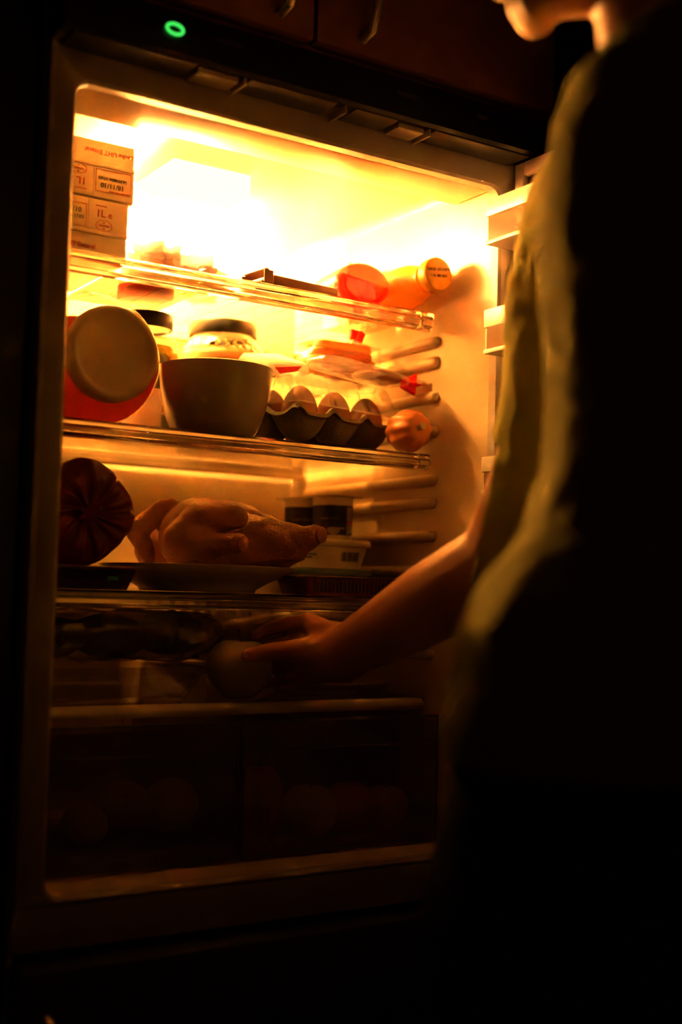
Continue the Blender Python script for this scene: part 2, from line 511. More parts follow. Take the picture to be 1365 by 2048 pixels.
g.build('front_rim', solid('cover_rim_plastic', (.42, .36, .30), .3), cv)
G().box(.0065, .5235, .43, .438, .1515, .166).build('rear_rim', WHITEP, cv)

def drawer(x0, x1, label):
    s = G().loft([rr(x0, x1, -.003, .1475, .006, .088, 3), rr(x0, x1, -.003, .1475, .006, .0905, 3)]).build('crisper_drawer', CRISP, fr)
    s['label'] = label
    g = G(); a, b = x0+.004, x1-.004
    for q in ((x0, x1, .086, .0879, .144, .1475), (x0, x1, .086, .0879, .113, .1155), (x0, x0+.003, .086, .0879, -.003, .144), (x1-.003, x1, .086, .0879, -.003, .144)):
        g.box(*q)
    g.build('front_moulding', clear('crisper_moulding', (.55, .48, .44), .15, .08, .2), s, .0006)
    g = G()
    g.box(x0+.004, x0+.006, .091, .40, -.003, .14); g.box(x1-.006, x1-.004, .091, .40, -.003, .14)
    g.box(x0+.004, x1-.004, .091, .40, -.0035, -.0015); g.box(x0+.004, x1-.004, .398, .40, -.003, .14)
    g.build('drawer_tray', CRISP, s)
    return s
drawer(.010, .2465, 'left crisper drawer of dark clear plastic with potatoes')
drawer(.2515, .520, 'right crisper drawer of dark clear plastic with round fruit')

def fruit(name, label, cat, c, r, mat, group=None, dent=True, lean=(0, 0, 1), sq=1.0):
    t = thing(name, label, cat, (c[0], c[1], c[2]-r), group)
    prof = []
    for k in range(17):
        a = PI*k/16
        rad = math.sin(a); h = -math.cos(a)
        rad *= (1 + .07*h)
        if dent:
            h2 = h - .38*math.exp(-(rad/.28)**2)*(1 if h > 0 else -.5)
        else: h2 = h
        prof.append((max(1e-4, rad)*r, h2*r*sq))
    G().lathe(prof, AX(c, lean), 28).build('flesh', mat, t, sharp=80)
    return t
POT = solid('potato_skin', (.60, .46, .33), .8, .25, 50, bump=.5, bscale=80)
for k, (x, z, r, l) in enumerate(((.106, .032, .026, 'small potato leftmost in the left crisper drawer'), (.152, .046, .031, 'potato in the middle of the left crisper drawer'), (.208, .046, .031, 'potato rightmost in the left crisper drawer'))):
    pebble('potato', l, 'potato', (x, .175, z), (r*1.05, r, r*.98), POT, 'potatoes in the left crisper drawer', k, .12, 30)
bagp = G()
def crinkle(amp, sc, seed):
    return lambda bm, off: [setattr(v, 'co', v.co + Vector((nz(v.co, sc, seed), nz(v.co, sc, seed+3), nz(v.co, sc, seed+6)))*amp) for v in bm.verts]
tag(G().box(.03, .22, .12, .30, .0005, .010).build('paper_bag', solid('brown_paper_bag', (.10, .07, .05), .8, bump=.5, bscale=40), None, .003), 'folded brown paper bag under the potatoes', 'bag')
FR = [('red_pepper', 'red pepper standing tall at the left of the right crisper drawer', (.309, .150, .044), .043, (.55, .11, .05)),
      ('peach', 'pale peach second from left in the right crisper drawer', (.368, .135, .034), .0335, (.70, .54, .42)),
      ('plum', 'reddish round fruit third from left in the right crisper drawer', (.4265, .137, .034), .0330, (.66, .22, .14)),
      ('nectarine', 'blemished reddish fruit rightmost in the right crisper drawer', (.4805, .140, .0305), .0285, (.68, .32, .22))]
for n, l, c, r, col in FR[1:]:
    t = fruit(n, l, 'fruit', c, r, solid(n+'_skin', col, .45, .25, 20), 'round fruit in the right crisper drawer')
    G().tube([(c[0], c[1], c[2]+r*.60), (c[0]+.003, c[1], c[2]+r*.95)], [.0015, .001], 6).build('stem', solid('stem_bark', (.12, .07, .04), .8), t)
n, l, c, r, col = FR[0]
t = thing(n, l, 'pepper', (c[0], c[1], 0))
g = G()
rings = []
for k in range(15):
    u = k/14; z = .001 + .088*u
    rad = .026*(math.sin(PI*min(1, .12+u*.80))**.5)*(1+.1*u)
    rings.append([(c[0] + rad*(1+.10*math.cos(4*a+.5))*math.cos(a), c[1] + rad*(1+.10*math.cos(4*a+.5))*math.sin(a), z - (.004*math.exp(-(rad/.012)**2) if u > .8 else 0)) for a in [2*PI*i/32 for i in range(32)]])
g.loft(rings).build('flesh', solid('pepper_skin', col, .25, .15, 20), t, sharp=80)
G().tube([(c[0], c[1], .084), (c[0]+.002, c[1], .094), (c[0]+.008, c[1], .102)], [.005, .003, .0035], 8).build('stem', solid('green_stem', (.12, .16, .05), .7), t)

# ------------------------------------------------------------------ top shelf
def milk(z0, h, x0, x1, flip, label):
    t = thing('milk_carton', label, 'carton', ((x0+x1)/2, .225, z0), 'milk cartons on the top shelf')
    y = .144
    G().box(x0, x1, y, .31, z0, z0+h).build('carton_body', CARTON, t, .0012)
    s = -1 if flip else 1
    cx, cz = (x0+x1)/2, z0 + h/2
    R, U = (s, 0, 0), (0, 0, s)
    def pt(u, v, d=0): return (cx + s*u, y - d, cz + s*v)       # u right, v up on the carton's own end
    hh = h/2; hw = (x1-x0)/2
    def slab(u0, u1, v0, v1, d0, d1, name, mat, bev=0.0, par=None):
        a, b = pt(u0, v0), pt(u1, v1)
        return G().box(min(a[0], b[0]), max(a[0], b[0]), y-d1, y-d0, min(a[2], b[2]), max(a[2], b[2])).build(name, mat, par or t, bev)
    vs = -hh + .026
    fl = slab(-hw+.0006, hw-.0006, vs, hh-.0008, .0002, .0026, 'end_flap', CARTON, .0006)
    slab(-hw+.0006, hw-.0006, vs, vs+.004, .0027, .0036, 'seam_fin', CARTON, .0003, fl)
    slab(.0002, .0007, vs+.004, hh-.0008, .0026, .0028, 'fold_line', solid('fold_shadow_card', (.45, .37, .28), .7), 0, fl)
    d = .0029
    text('¡Leche UHT Entera!', .0072, PRINT_RED, t, pt(-.018, (vs-hh)/2 - .001, .0004), R, U)
    text('1L', .0115, PRINT_RED, t, pt(.0145, .0165, d), R, U)
    text('e', .0105, PRINT_RED, t, pt(.0255, .0163, d), R, U)
    lines(t, pt(.0185, .0250, d), .020, .002, 1, R, U, PRINT_RED, 3)
    g = G(); T = plane_frame(pt(.0185, .0035, d), R, U)
    n = 28; g.loft([[(a*.0095*math.cos(2*PI*i/n), a*.0062*math.sin(2*PI*i/n), zz) for i in range(n)] for a, zz in ((1, 0), (1, .0002), (.93, .0002), (.93, 0))], False, False, T)
    g.build('oval_stamp', PRINT_RED, t, smooth=False)
    text('VIDRERES', .0030, PRINT_RED, t, pt(.0185, .0035, d), R, U)
    text('ES', .0022, PRINT_RED, t, pt(.0185, .0069, d), R, U); text('CE', .0022, PRINT_RED, t, pt(.0185, .0002, d), R, U)
    g = G(); T = plane_frame(pt(-.0225, .0120, d), R, U); a, b, e = .0205, .0125, .0004
    g.box(-a, a, b-e, b, 0, .0002, T); g.box(-a, a, -b, -b+e, 0, .0002, T); g.box(-a, -a+e, -b, b, 0, .0002, T); g.box(a-e, a, -b, b, 0, .0002, T)
    g.build('date_frame', PRINT_RED, t, smooth=False)
    lines(t, pt(-.0225, .0228, d), .038, .002, 1, R, U, PRINT_RED, 5)
    text('18/11/10', .0078, PRINT_BLACK, t, pt(-.0215, .0165, d), R, U)
    text('16304806 17:03', .0052, PRINT_BLACK, t, pt(-.0215, .0090, d), R, U)
    g = G(); T = plane_frame(pt(0, 0, d), R, U)
    g.box(-hw+.001, -.014, -.0062, -.0046, 0, .0002, T); g.box(-.0156, -.014, -.0046 if False else -.0062, vs+.001 if False else -.0062-.0, 0, .0002, T)
    g.box(-.0156, -.014, vs+.004, -.0046, 0, .0002, T)
    g.build('corner_mark', PRINT_RED, t, smooth=False)
milk(.6478, .0658, .0225, .1160, False, 'milk carton lying on its side at the bottom of the pair')
milk(.7140, .0648, .0275, .1215, True, 'milk carton lying upside down on top of the other milk carton')

# clear food box with orange food
fb = thing('food_box', 'clear plastic food box with a lid holding orange food, behind the milk cartons', 'box', (.232, .28, .6545))
g = G()
A = (.150, .315, .215, .385)
g.loft([rxy(.158, .302, .223, .376, .02, 0.6544), rxy(.153, .309, .218, .381, .02, 0.7062), rxy(.150, .312, .215, .384, .022, 0.7502),
        rxy(.1525, .3095, .2175, .3815, .021, 0.7502), rxy(.1555, .3065, .2205, .3785, .02, 0.7062), rxy(.160, .300, .225, .374, .019, 0.6559)], True, True)
g.build('box_body', PLASTIC, fb)
g = G()
g.loft([rxy(.146, .316, .211, .388, .022, 0.7482), rxy(.146, .316, .211, .388, .022, 0.7562), rxy(.150, .312, .215, .384, .02, 0.7587), rxy(.160, .302, .225, .374, .018, 0.7562)], False, True)
g.build('box_lid', PLASTIC, fb)
ORANGE = solid('orange_food', (.13, .022, .003), .5, .3, 40, trans=.08, trcol=(.3, .06, .01))
rnd = random.Random(3)
for k in range(22):
    lay = 0 if k < 9 else (1 if k < 16 else 2)
    x = (.180 + .032*(k % 4) if lay == 0 else .182 + .030*((k-9) % 4) if lay == 1 else .190 + .034*((k-16) % 3)) + rnd.uniform(-.005, .005)
    y = (.243 + .040*(k//4) if lay == 0 else .25 + .04*((k-9)//4) if lay == 1 else .248 + .045*((k-16)//3)) + rnd.uniform(-.005, .005)
    z = .6645 + lay*.0160
    g = G(); T = Matrix.Translation((x, y, z)) @ Matrix.Rotation(rnd.uniform(0, 3), 4, 'Z') @ Matrix.Rotation(rnd.uniform(-.25, .25), 4, 'X')
    g.box(-.019, .019, -.011, .011, -.0065, .0065, T)
    def post(bm, off, k=k):
        bmesh.ops.subdivide_edges(bm, edges=bm.edges, cuts=2, use_grid_fill=True)
        for v in bm.verts:
            v.co += Vector((nz(v.co, 110, k), nz(v.co, 110, k+2), nz(v.co, 110, k+4)))*.0055
    tag(g.build('carrot_piece', ORANGE, None, post=post), 'orange cooked carrot piece heaped in the clear food box', 'food', 'orange pieces in the food box')

# red flat packet deeper on the top shelf
rp = thing('red_packet', 'flat red packet lying under the clear food box on the top shelf', 'packet', (.19, .27, .648))
G().box(.126, .226, .196, .350, .6479, .6538).build('packet_body', solid('red_packet_film', (.75, .06, .03), .35, .1, trans=.3), rp, .002)
G().box(.227, .245, .200, .346, .6490, .6535).build('packet_seal', solid('dark_packet_film', (.06, .04, .03), .4), rp)

# flat chocolate-brown packet at the shelf's front
fp = thing('flat_packet', 'flat brown packet with an open folded end at the front of the top shelf', 'packet', (.33, .15, .648))
g = G(); T = Matrix.Translation((.335, .150, .648)) @ Matrix.Rotation(math.radians(6), 4, 'Z')
g.box(-.045, .052, -.022, .026, .0003, .0125, T)
BRN = solid('brown_wrapper', (.20, .075, .035), .45, .2)
g.build('packet_body', BRN, fp, .002)
g = G()
g.box(-.062, -.0455, -.022, .026, .0010, .0022, T); g.add([(-.0455, -.022, .0125), (-.0455, .026, .0125), (-.055, .026, .018), (-.055, -.022, .018), (-.0455, -.022, .0135), (-.0455, .026, .0135), (-.055, .026, .019), (-.055, -.022, .019)],
      [(0, 1, 2, 3), (4, 7, 6, 5), (0, 4, 5, 1), (2, 6, 7, 3), (0, 3, 7, 4), (1, 5, 6, 2)], T)
g.box(-.058, -.0455, .0245, .0258, .0022, .0165, T); g.box(-.058, -.0455, -.0218, -.0205, .0022, .0165, T)
g.build('open_end', BRN, fp)

# red squeeze bottle lying on its side, base towards us
rb = thing('red_bottle', 'translucent red squeeze bottle lying down with its oval base outwards', 'bottle', (.42, .2, .648))
T = AX((.433, .140, .6765), (-.48, .87, -.02)); 
q = Vector((.08, .99, -.012)).normalized(); sx = q.cross(Vector((0, 0, 1))).normalized(); sy = sx.cross(q)
TB = Matrix(((sx.x, sy.x, q.x, .433), (sx.y, sy.y, q.y, .142), (sx.z, sy.z, q.z, .6755), (0, 0, 0, 1)))
prof = [(.02, -.0005), (.024, 0), (.0268, .004), (.0276, .012), (.0272, .07), (.024, .085), (.014, .105), (.0105, .111)]
G().lathe(prof, TB, 36, 1.38, .98).build('bottle_body', clear('pink_bottle_plastic', (.90, .22, .16), .12, .07, .42), rb, sharp=60)
G().lathe([(r-.0018 if r > .012 else r-.004, h+.001) for r, h in prof[1:7]], TB, 36, 1.38, .98).build('red_sauce', solid('red_sauce', (.78, .008, .02), .4, .1, trans=.40, trcol=(.9, .008, .02)), rb, post=cut_below((.433, .15, .6800), (.16, .05, 1)), sharp=60)
G().lathe([(.013, .1115), (.0135, .113), (.012, .128), (.006, .130)], TB, 24).build('bottle_cap', solid('red_cap', (.6, .04, .03), .4), rb)

# yellow bottle, cap outwards
yb = thing('yellow_bottle', 'yellow bottle lying down with its round yellow cap outwards', 'bottle', (.5, .14, .648))
T = AX((.5005, .080, .6860), (-.02, 1, -.075))
YEL = solid('yellow_plastic', (.70, .33, .012), .4, .05, trans=.22, trcol=(.85, .45, .02))
G().lathe([(.0195, -.001), (.0212, .0008), (.0215, .014), (.0205, .0152), (.0185, .0155)], T, 40).build('bottle_cap', solid('yellow_cap', (.62, .27, .008), .4, .04, trans=.08, trcol=(.8, .4, .02)), yb, sharp=50)
G().lathe([(.0165, .0157), (.0165, .021), (.0185, .023), (.0165, .0255), (.017, .030), (.0215, .040), (.0262, .056), (.0272, .070), (.0272, .115), (.0262, .121), (.02, .1225)], T, 36).build('bottle_body', YEL, yb, sharp=60)
for k, (s, dz) in enumerate((('10030 -07/10P4', .0045), ('23:06 08 15/1', -.0035))):
    text(s, .0052, PRINT_BLACK, yb, (.4985, .0783, .6865+dz), (1, -.02, .12), (-.12, 0, 1))

# pale carton at the back
wc = thing('butter_carton', 'pale carton standing behind the red and yellow bottles', 'carton', (.482, .26, .648))
G().box(.470, .520, .240, .30, .6478, .7285).build('carton_body', PAPER, wc, .0012)
G().box(.472, .518, .242, .298, .7286, .7305).build('carton_flap', PAPER, wc, .0006)

# ------------------------------------------------------------------ second shelf
JB = .4678
# big jar on its side
bj = thing('big_jar', 'big glass jar of red sauce lying down with its pale lid outwards', 'jar', (.098, .19, JB))
T = AX((.098, .122, JB+.0745), (0, 1, 0))
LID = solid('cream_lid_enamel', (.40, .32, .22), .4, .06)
lid = G(); lid.lathe([(.006, .0006), (.012, .0004), (.016, .0008), (.020, .0015), (.038, .0012), (.042, -.0002), (.0445, -.0018), (.0475, -.0022), (.0505, -.0008), (.0522, .002), (.0524, .012), (.0528, .0145), (.0518, .0155)], T, 56)
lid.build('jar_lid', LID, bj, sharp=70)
jp = [(.0490, .0157), (.0490, .022), (.0525, .025), (.062, .030), (.0705, .038), (.0742, .048), (.0742, .120), (.070, .130), (.055, .1325)]
G().lathe(jp, T, 56).build('jar_glass', JARGLASS, bj, sharp=70)
G().lathe([(r-.0022, h + (.001 if h < .1 else -.002)) for r, h in jp], T, 56).build('jar_contents', solid('red_sauce_thick', (.62, .13, .035), .4, .25, 25, trans=.35, trcol=(.8, .16, .03)), bj, sharp=70, post=cut_below((.098, .18, JB+.117), (-.06, 0, 1)))
# olive jar
oj = thing('olive_jar', 'upright jar of dark green gherkins with a black lid and barcode label', 'jar', (.217, .318, JB))
c = (.217, .318)
def up(z): return Matrix.Translation((c[0], c[1], z))
jp = [(.034, .0005), (.0445, .002), (.0470, .006), (.0470, .114), (.0455, .125), (.0390, .138), (.0340, .144), (.0335, .150)]
G().lathe(jp, up(JB), 40).build('jar_glass', JARGLASS, oj, sharp=70)
G().lathe([(.031, .1505), (.0352, .1480), (.0358, .1495), (.0358, .1650), (.0345, .1672), (.030, .1668), (.028, .1675)], up(JB), 40).build('jar_lid', solid('black_lid', (.015, .017, .012), .35), oj)
G().lathe([(.030, .0025), (.043, .004), (.0440, .008), (.0440, .114), (.0425, .124), (.02, .1255)], up(JB), 36).build('brine', clear('brine', (.42, .33, .05), .1, .04, .22), oj)
rnd = random.Random(5)
g = G()
for k in range(9):
    a = 2*PI*k/9; r = .027
    p0 = Vector((c[0]+r*math.cos(a), c[1]+r*math.sin(a), JB+.020)); p1 = p0 + Vector((rnd.uniform(-.003, .003), rnd.uniform(-.003, .003), .088))
    g = G(); g.chain([(p0, .010), ((p0+p1)/2 + Vector((.002, 0, 0)), .0125), (p1, .010)])
    g.build('gherkin', solid('gherkin_skin', (.10, .11, .018), .4, .3, 60, bump=.6, bscale=200, trans=.15, trcol=(.3, .3, .03)), oj)
# label patch round the front
g = G(); ring0, ring1 = [], []
lab = [(c[0]+.0474*math.cos(a), c[1]+.0474*math.sin(a)) for a in [math.radians(-155 + 6*i) for i in range(22)]]
g.add([(x, y, JB+.012) for x, y in lab] + [(x, y, JB+.068) for x, y in lab], [(i, i+1, i+23, i+22) for i in range(21)])
g.build('jar_label', PAPER, oj, solid=.0003)
dv = Vector((.10, -.995, 0)).normalized(); rt = Vector((.995, .10, 0))
P0 = Vector((c[0], c[1], 0)) + dv*.0482
barcode(oj, (P0.x+.012, P0.y+.001, JB+.027), .022, .018, rt, (0, 0, 1), seed=4)
text('073740 040269', .0036, PRINT_BLACK, oj, (P0.x+.012, P0.y+.0008, JB+.0165), rt)
lines(oj, (P0.x+.012, P0.y+.001, JB+.044), .022, .009, 4, rt, (0, 0, 1), PRINT_BLACK, 7)
# mayonnaise jar
mj = thing('mayonnaise_jar', 'upright jar of creamy yellow sauce with a black lid behind the bowl', 'jar', (.337, .335, JB))
c = (.337, .335)
jp = [(.040, .0005), (.0570, .002), (.0600, .008), (.0600, .116), (.0588, .127), (.0545, .139), (.0470, .148), (.0435, .151), (.0432, .160)]
G().lathe(jp, up(JB), 48).build('jar_glass', JARGLASS, mj, sharp=70)
G().lathe([(.040, .1605), (.0447, .1560), (.0455, .1575), (.0455, .1720), (.0440, .1745), (.038, .1738), (.036, .1748)], up(JB), 48).build('jar_lid', solid('black_lid', (.015, .017, .012), .35), mj)
g = G(); g.lathe([(.038, .003), (.0555, .004), (.0578, .010), (.0578, .116), (.0564, .127), (.0535, .134), (.03, .1355), (.001, .135)], up(JB), 48)
g.build('creamy_sauce', solid('creamy_sauce', (.42, .23, .05), .5, .06, trans=.3, trcol=(.6, .32, .05)), mj, sharp=70)
g = G()
for k in range(26):
    a = 2*PI*k/26; pts = []
    for j in range(5):
        h = .1365 + .0030*j; rr_ = .0525 - .0024*j
        aa = a + .05*math.sin(j*2.1+k*1.7)
        pts.append((c[0]+rr_*math.cos(aa), c[1]+rr_*math.sin(aa), JB+h))
    g.tube(pts, [.0016, .0022, .0014, .002, .0008], 6)
g.build('sauce_smears', solid('creamy_sauce', (.42, .23, .05)), mj)['kind'] = 'stuff'
# bowl
bw = thing('bowl', 'plain white bowl, glaze darkened for shade, at the front of the second shelf', 'bowl', (.2445, .170, JB))
prof = [(.030, .0002), (.0440, .0004), (.0455, .0020), (.0500, .007), (.0555, .018), (.0605, .035), (.0645, .058), (.0668, .0800), (.0672, .0815), (.0655, .0822),
        (.0638, .080), (.0615, .058), (.0575, .035), (.0525, .019), (.044, .009), (.02, .005), (.0005, .0048)]
G().lathe(prof, Matrix.Translation((.2445, .170, JB)), 64).build('bowl_body', solid('shaded_bowl_glaze', (.25, .20, .14), .25, .03), bw, sharp=80)  # white glaze darkened, putting the shade on its front into the colour
# egg box
eo = Vector((.330, .124, JB)); ang = math.radians(14)
ET = Matrix.Translation(eo) @ Matrix.Rotation(ang, 4, 'Z')
eb = thing('egg_box', 'egg box of grey pulp with a clear plastic lid beside the bowl', 'egg box', tuple(eo))
NU, NV, PU, PV = 3, 2, .059, .052
RZ = .0355
def tray_z(u, v):
    uu, vv = u/PU, v/PV
    if u <= 0 or v <= 0 or u >= NU*PU or v >= NV*PV:
        z = RZ
    else:
        cup = max(0.0, math.sin(PI*(uu % 1))*math.sin(PI*(vv % 1)))**.55
        z = RZ - .0320*cup
    for i in range(0, NU+1):
        for j in range(NV+1):
            d2 = ((u - i*PU)/.009)**2 + ((v-j*PV)/.012)**2
            e = .010 if (j in (0, NV) or i in (0, NU)) else .02
            z += e*math.exp(-d2)
    return z
nu, nv = 72, 48
us = [-.005 + (NU*PU+.010)*i/nu for i in range(nu+1)]; vs_ = [-.005 + (NV*PV+.010)*j/nv for j in range(nv+1)]
g = G()
g.add([(u, v, tray_z(u, v) - (.004 if (u < -.004 or v < -.004 or u > NU*PU+.004 or v > NV*PV+.004) else 0)) for v in vs_ for u in us],
      [(j*(nu+1)+i, j*(nu+1)+i+1, (j+1)*(nu+1)+i+1, (j+1)*(nu+1)+i) for j in range(nv) for i in range(nu)], ET)
g.build('pulp_tray', solid('grey_pulp', (.21, .17, .11), .9, .2, 90, bump=.8, bscale=500), eb, solid=.0018)
# clear lid: tapering box with a rib between the eggs
def lid_ring(z, t):
    pts = []; U, V = NU*PU+.008, NV*PV+.008; ins = .013*t
    x0, x1, y0, y1 = -.004+ins, U-.004-ins, -.004+ins, V-.004-ins
    def side(a, b, n, per):
        out = []
        for i in range(n):
            s = i/n; p = Vector(a).lerp(Vector(b), s)
            nn = Vector((b[1]-a[1], -(b[0]-a[0]))).normalized()
            k = abs(math.sin(PI*s*per)); dent = (.005*t + .0005)*(1 if k < .22 else 0)*(0 if (s < .03 or s > .97) else 1)
            p = p - nn*dent; out.append((p.x, p.y, z))
        return out
    pts += side((x0, y0), (x1, y0), 60, NU) + side((x1, y0), (x1, y1), 36, NV) + side((x1, y1), (x0, y1), 60, NU) + side((x0, y1), (x0, y0), 36, NV)
    return pts
g = G(); g.loft([lid_ring(RZ+.0115, 0), lid_ring(RZ+.014, .05), lid_ring(RZ+.046, .9), lid_ring(RZ+.050, 1.1)], False, True, ET)
g.loft([rxy(-.006, NU*PU+.006, -.006, NV*PV+.006, .004, RZ+.0108), rxy(-.006, NU*PU+.006, -.006, NV*PV+.006, .004, RZ+.0128)], False, False, ET)
g.build('clear_lid', clear('egg_lid_plastic', (.93, .90, .84), .1, .12, .12), eb, sharp=25)
EGG = solid('brown_eggshell', (.36, .14, .055), .5, .1, 60, trans=.08, trcol=(.6, .2, .06))
names = {(0, 0): 'brown egg in the front row nearest the bowl', (1, 0): 'brown egg in the middle of the front row of the egg box', (2, 0): 'brown egg in the front row nearest the squash',
         (0, 1): 'brown egg in the rear row nearest the bowl', (1, 1): 'brown egg in the middle of the rear row of the egg box', (2, 1): 'brown egg in the rear row nearest the fridge wall'}
em = None
for (i, j), l in names.items():
    p = ET @ Vector(((i+.5)*PU, (j+.5)*PV, .0425))
    prof = []
    for k in range(15):
        a = PI*k/14; h = -math.cos(a); prof.append((max(1e-4, .0222*math.sin(a)*(1-.14*h)), .0300*h))
    g = G(); g.lathe(prof, Matrix.Translation(p), 24)
    tag(g.build('egg', EGG, None, sharp=80), l, 'egg', 'eggs in the egg box')

# packets lying on the egg box
LZ = JB + RZ + .0505
def film_bag(name, parent, c, r, T=None, mat=FILM, amp=.10, sc=40, seed=0):
    g = G(); g.ell((0, 0, 0), r, (T or Matrix.Identity(4)), 40, 24)
    g2 = G(); g2.v = [tuple(Vector(c)+Vector(p)) for p in g.v]; g2.f = g.f
    def post(bm, off):
        for v in bm.verts:
            d = v.co + off - Vector(c); v.co += d*nz(v.co+off, sc, seed)*amp*2 + d*abs(nz(v.co+off, sc*2.3, seed+5))*amp
    return g2.build(name, mat, parent, post=post, sharp=180)
bp = thing('bread_pack', 'pack of sliced bread in clear film with a red gathered tip', 'bread', (.45, .235, LZ))
CRUST = solid('bread_crumb', (.70, .38, .10), .9, .25, 90, bump=.6, bscale=300, trans=.5, trcol=(.9, .5, .12))
for k in range(5):
    z = LZ + .0080 + .0102*k
    g = G(); ins = .004*abs(k-2)/2
    g.loft([rxy(.398+ins, .492-ins, .195+ins, .268-ins, .018, z), rxy(.396+ins, .494-ins, .193+ins, .270-ins, .02, z+.0022), rxy(.396+ins, .494-ins, .193+ins, .270-ins, .02, z+.0072), rxy(.398+ins, .492-ins, .195+ins, .268-ins, .018, z+.0094)])
    g.build('bread_slice', CRUST, bp, sharp=80, post=lambda bm, off, k=k: [setattr(v, 'co', v.co + Vector((nz(v.co, 70, k), nz(v.co, 70, k+1), 0))*.003) for v in bm.verts])
g = G()
rings = []
for u, (rx, ry, z) in enumerate(((.052, .042, LZ+.0010), (.058, .047, LZ+.012), (.057, .046, LZ+.040), (.052, .042, LZ+.0560), (.026, .022, LZ+.0625))):
    cx, cyy = .447 + max(0, u-2)*.006, .232
    rings.append([(cx + rx*(abs(math.cos(a))**.6)*(1 if math.cos(a) > 0 else -1) + .0025*math.sin(9*a+u), cyy + ry*(abs(math.sin(a))**.6)*(1 if math.sin(a) > 0 else -1) + .0025*math.sin(11*a+2*u), z + .002*math.sin(7*a)) for a in [2*PI*i/64 for i in range(64)]])
g.loft(rings, True, False); g.build('film_bag', FILM, bp, sharp=180)
tn = Vector((.478, .235, LZ+.0590))
def pleats(p0, p1, r0, r1, n=40, k=8, d=.18):
    p0, p1 = Vector(p0), Vector(p1); T = AX(p0, p1-p0); L = (p1-p0).length; rings = []
    for s in range(7):
        u = s/6; r = r0 + (r1-r0)*u
        rings.append([(r*(1+d*math.cos(k*a))*math.cos(a), r*(1+d*math.cos(k*a))*math.sin(a), L*u) for a in [2*PI*i/n for i in range(n)]])
    return G().loft(rings, True, True, T)
pleats(tn, tn+Vector((.002, 0, .0100)), .012, .0085).build('gathered_neck', solid('white_film', (.85, .8, .72), .4, .03, trans=.4), bp)
pleats(tn+Vector((.002, 0, .0102)), tn+Vector((.005, -.002, .0240)), .0088, .0105, k=5).build('red_tip', solid('red_film', (.80, .02, .01), .35, .05, trans=.3), bp)
hp = thing('ham_pack', 'flat film pack of dark ham with a red twisted end over the egg box', 'packet', (.46, .145, LZ))
T = Matrix.Translation((.437, .146, LZ+.0115)) @ Matrix.Rotation(math.radians(10), 4, 'Z') @ Matrix.Rotation(math.radians(4), 4, 'Y')
g = G(); g.loft([rxy(.004, .050, -.020, .026, .012, -.0055), rxy(-.002, .054, -.023, .028, .014, -.001), rxy(.002, .050, -.020, .026, .012, .0035)], True, True, T)
g.build('ham', solid('dark_ham', (.34, .11, .05), .5, .25, 50, trans=.2), hp, sharp=80)
film = G(); film.loft([rxy(-.055, .045, -.019, .024, .014, -.0080), rxy(-.074, .064, -.026, .031, .016, -.0055), rxy(-.076, .066, -.026, .031, .016, .003), rxy(-.055, .05, -.018, .022, .014, .0062)], True, True, T)
film.build('film_sleeve', FILM, hp, sharp=180)
a = T @ Vector((.0655, 0, -.001)); b = a + Vector((.017, -.010, -.001))
pleats(a, b, .0045, .0125, k=6, d=.22).build('red_end', solid('red_film', (.8, .02, .01)), hp)
G().tube([b, b+Vector((.004, -.004, -.0005)), b+Vector((.007, -.010, .0))], [.003, .0015, .0003], 6).build('loose_tail', solid('red_film', (.8, .02, .01)), hp)
cp2 = thing('cheese_packet', 'white packet with red printing lying on the egg box beside the bowl', 'packet', (.36, .215, LZ))
T = Matrix.Translation((.354, .205, LZ+.0165)) @ Matrix.Rotation(math.radians(-9), 4, 'Y') @ Matrix.Rotation(math.radians(14), 4, 'Z') @ Matrix.Rotation(math.radians(24), 4, 'X')
g = G(); g.loft([rxy(-.042, .026, -.020, .034, .006, -.008), rxy(-.044, .029, -.023, .037, .006, 0), rxy(-.040, .026, -.020, .034, .006, .008)], True, True, T)
g.build('packet_body', solid('white_film', (.85, .8, .72)), cp2, sharp=80)
g = G(); g.add([(x, y, z) for y in (-.0242, -.0228) for x, z in ((-.036, .0065), (.010, .0075), (-.004, -.0070), (-.022, -.0045))], [(0, 1, 2, 3), (4, 7, 6, 5), (0, 4, 5, 1), (1, 5, 6, 2), (2, 6, 7, 3), (3, 7, 4, 0)], T)
g.build('red_panel', solid('red_film', (.8, .02, .01)), cp2)

# squash
sq = thing('squash', 'small orange ribbed squash lying at the right end of the second shelf', 'squash', (.487, .122, JB))
T = AX((.4885, .1200, JB+.0262), (-.06, -.99, .05)); rings = []
for k in range(17):
    a = PI*k/16; h = -math.cos(a)*.030; r0 = .0258*math.sin(a)**.72
    rings.append([(max(1e-4, r0)*(1+.045*math.cos(10*t))*math.cos(t), max(1e-4, r0)*(1+.045*math.cos(10*t))*math.sin(t), h - (.006*math.exp(-(r0/.008)**2) if h > 0 else 0)) for t in [2*PI*i/60 for i in range(60)]])
G().loft(rings, True, True, T).build('flesh', solid('squash_skin', (.72, .24, .05), .5, .15, 30), sq, sharp=80)
sp = T @ Vector((0, 0, .0235)); dd = (T.to_3x3() @ Vector((0.1, .15, 1))).normalized()
G().tube([sp, sp+dd*.006, sp+dd*.010], [.0042, .003, .0048], 10).build('stem', solid('squash_stem', (.55, .42, .22), .8), sq)

# ------------------------------------------------------------------ third shelf
KB = .2878
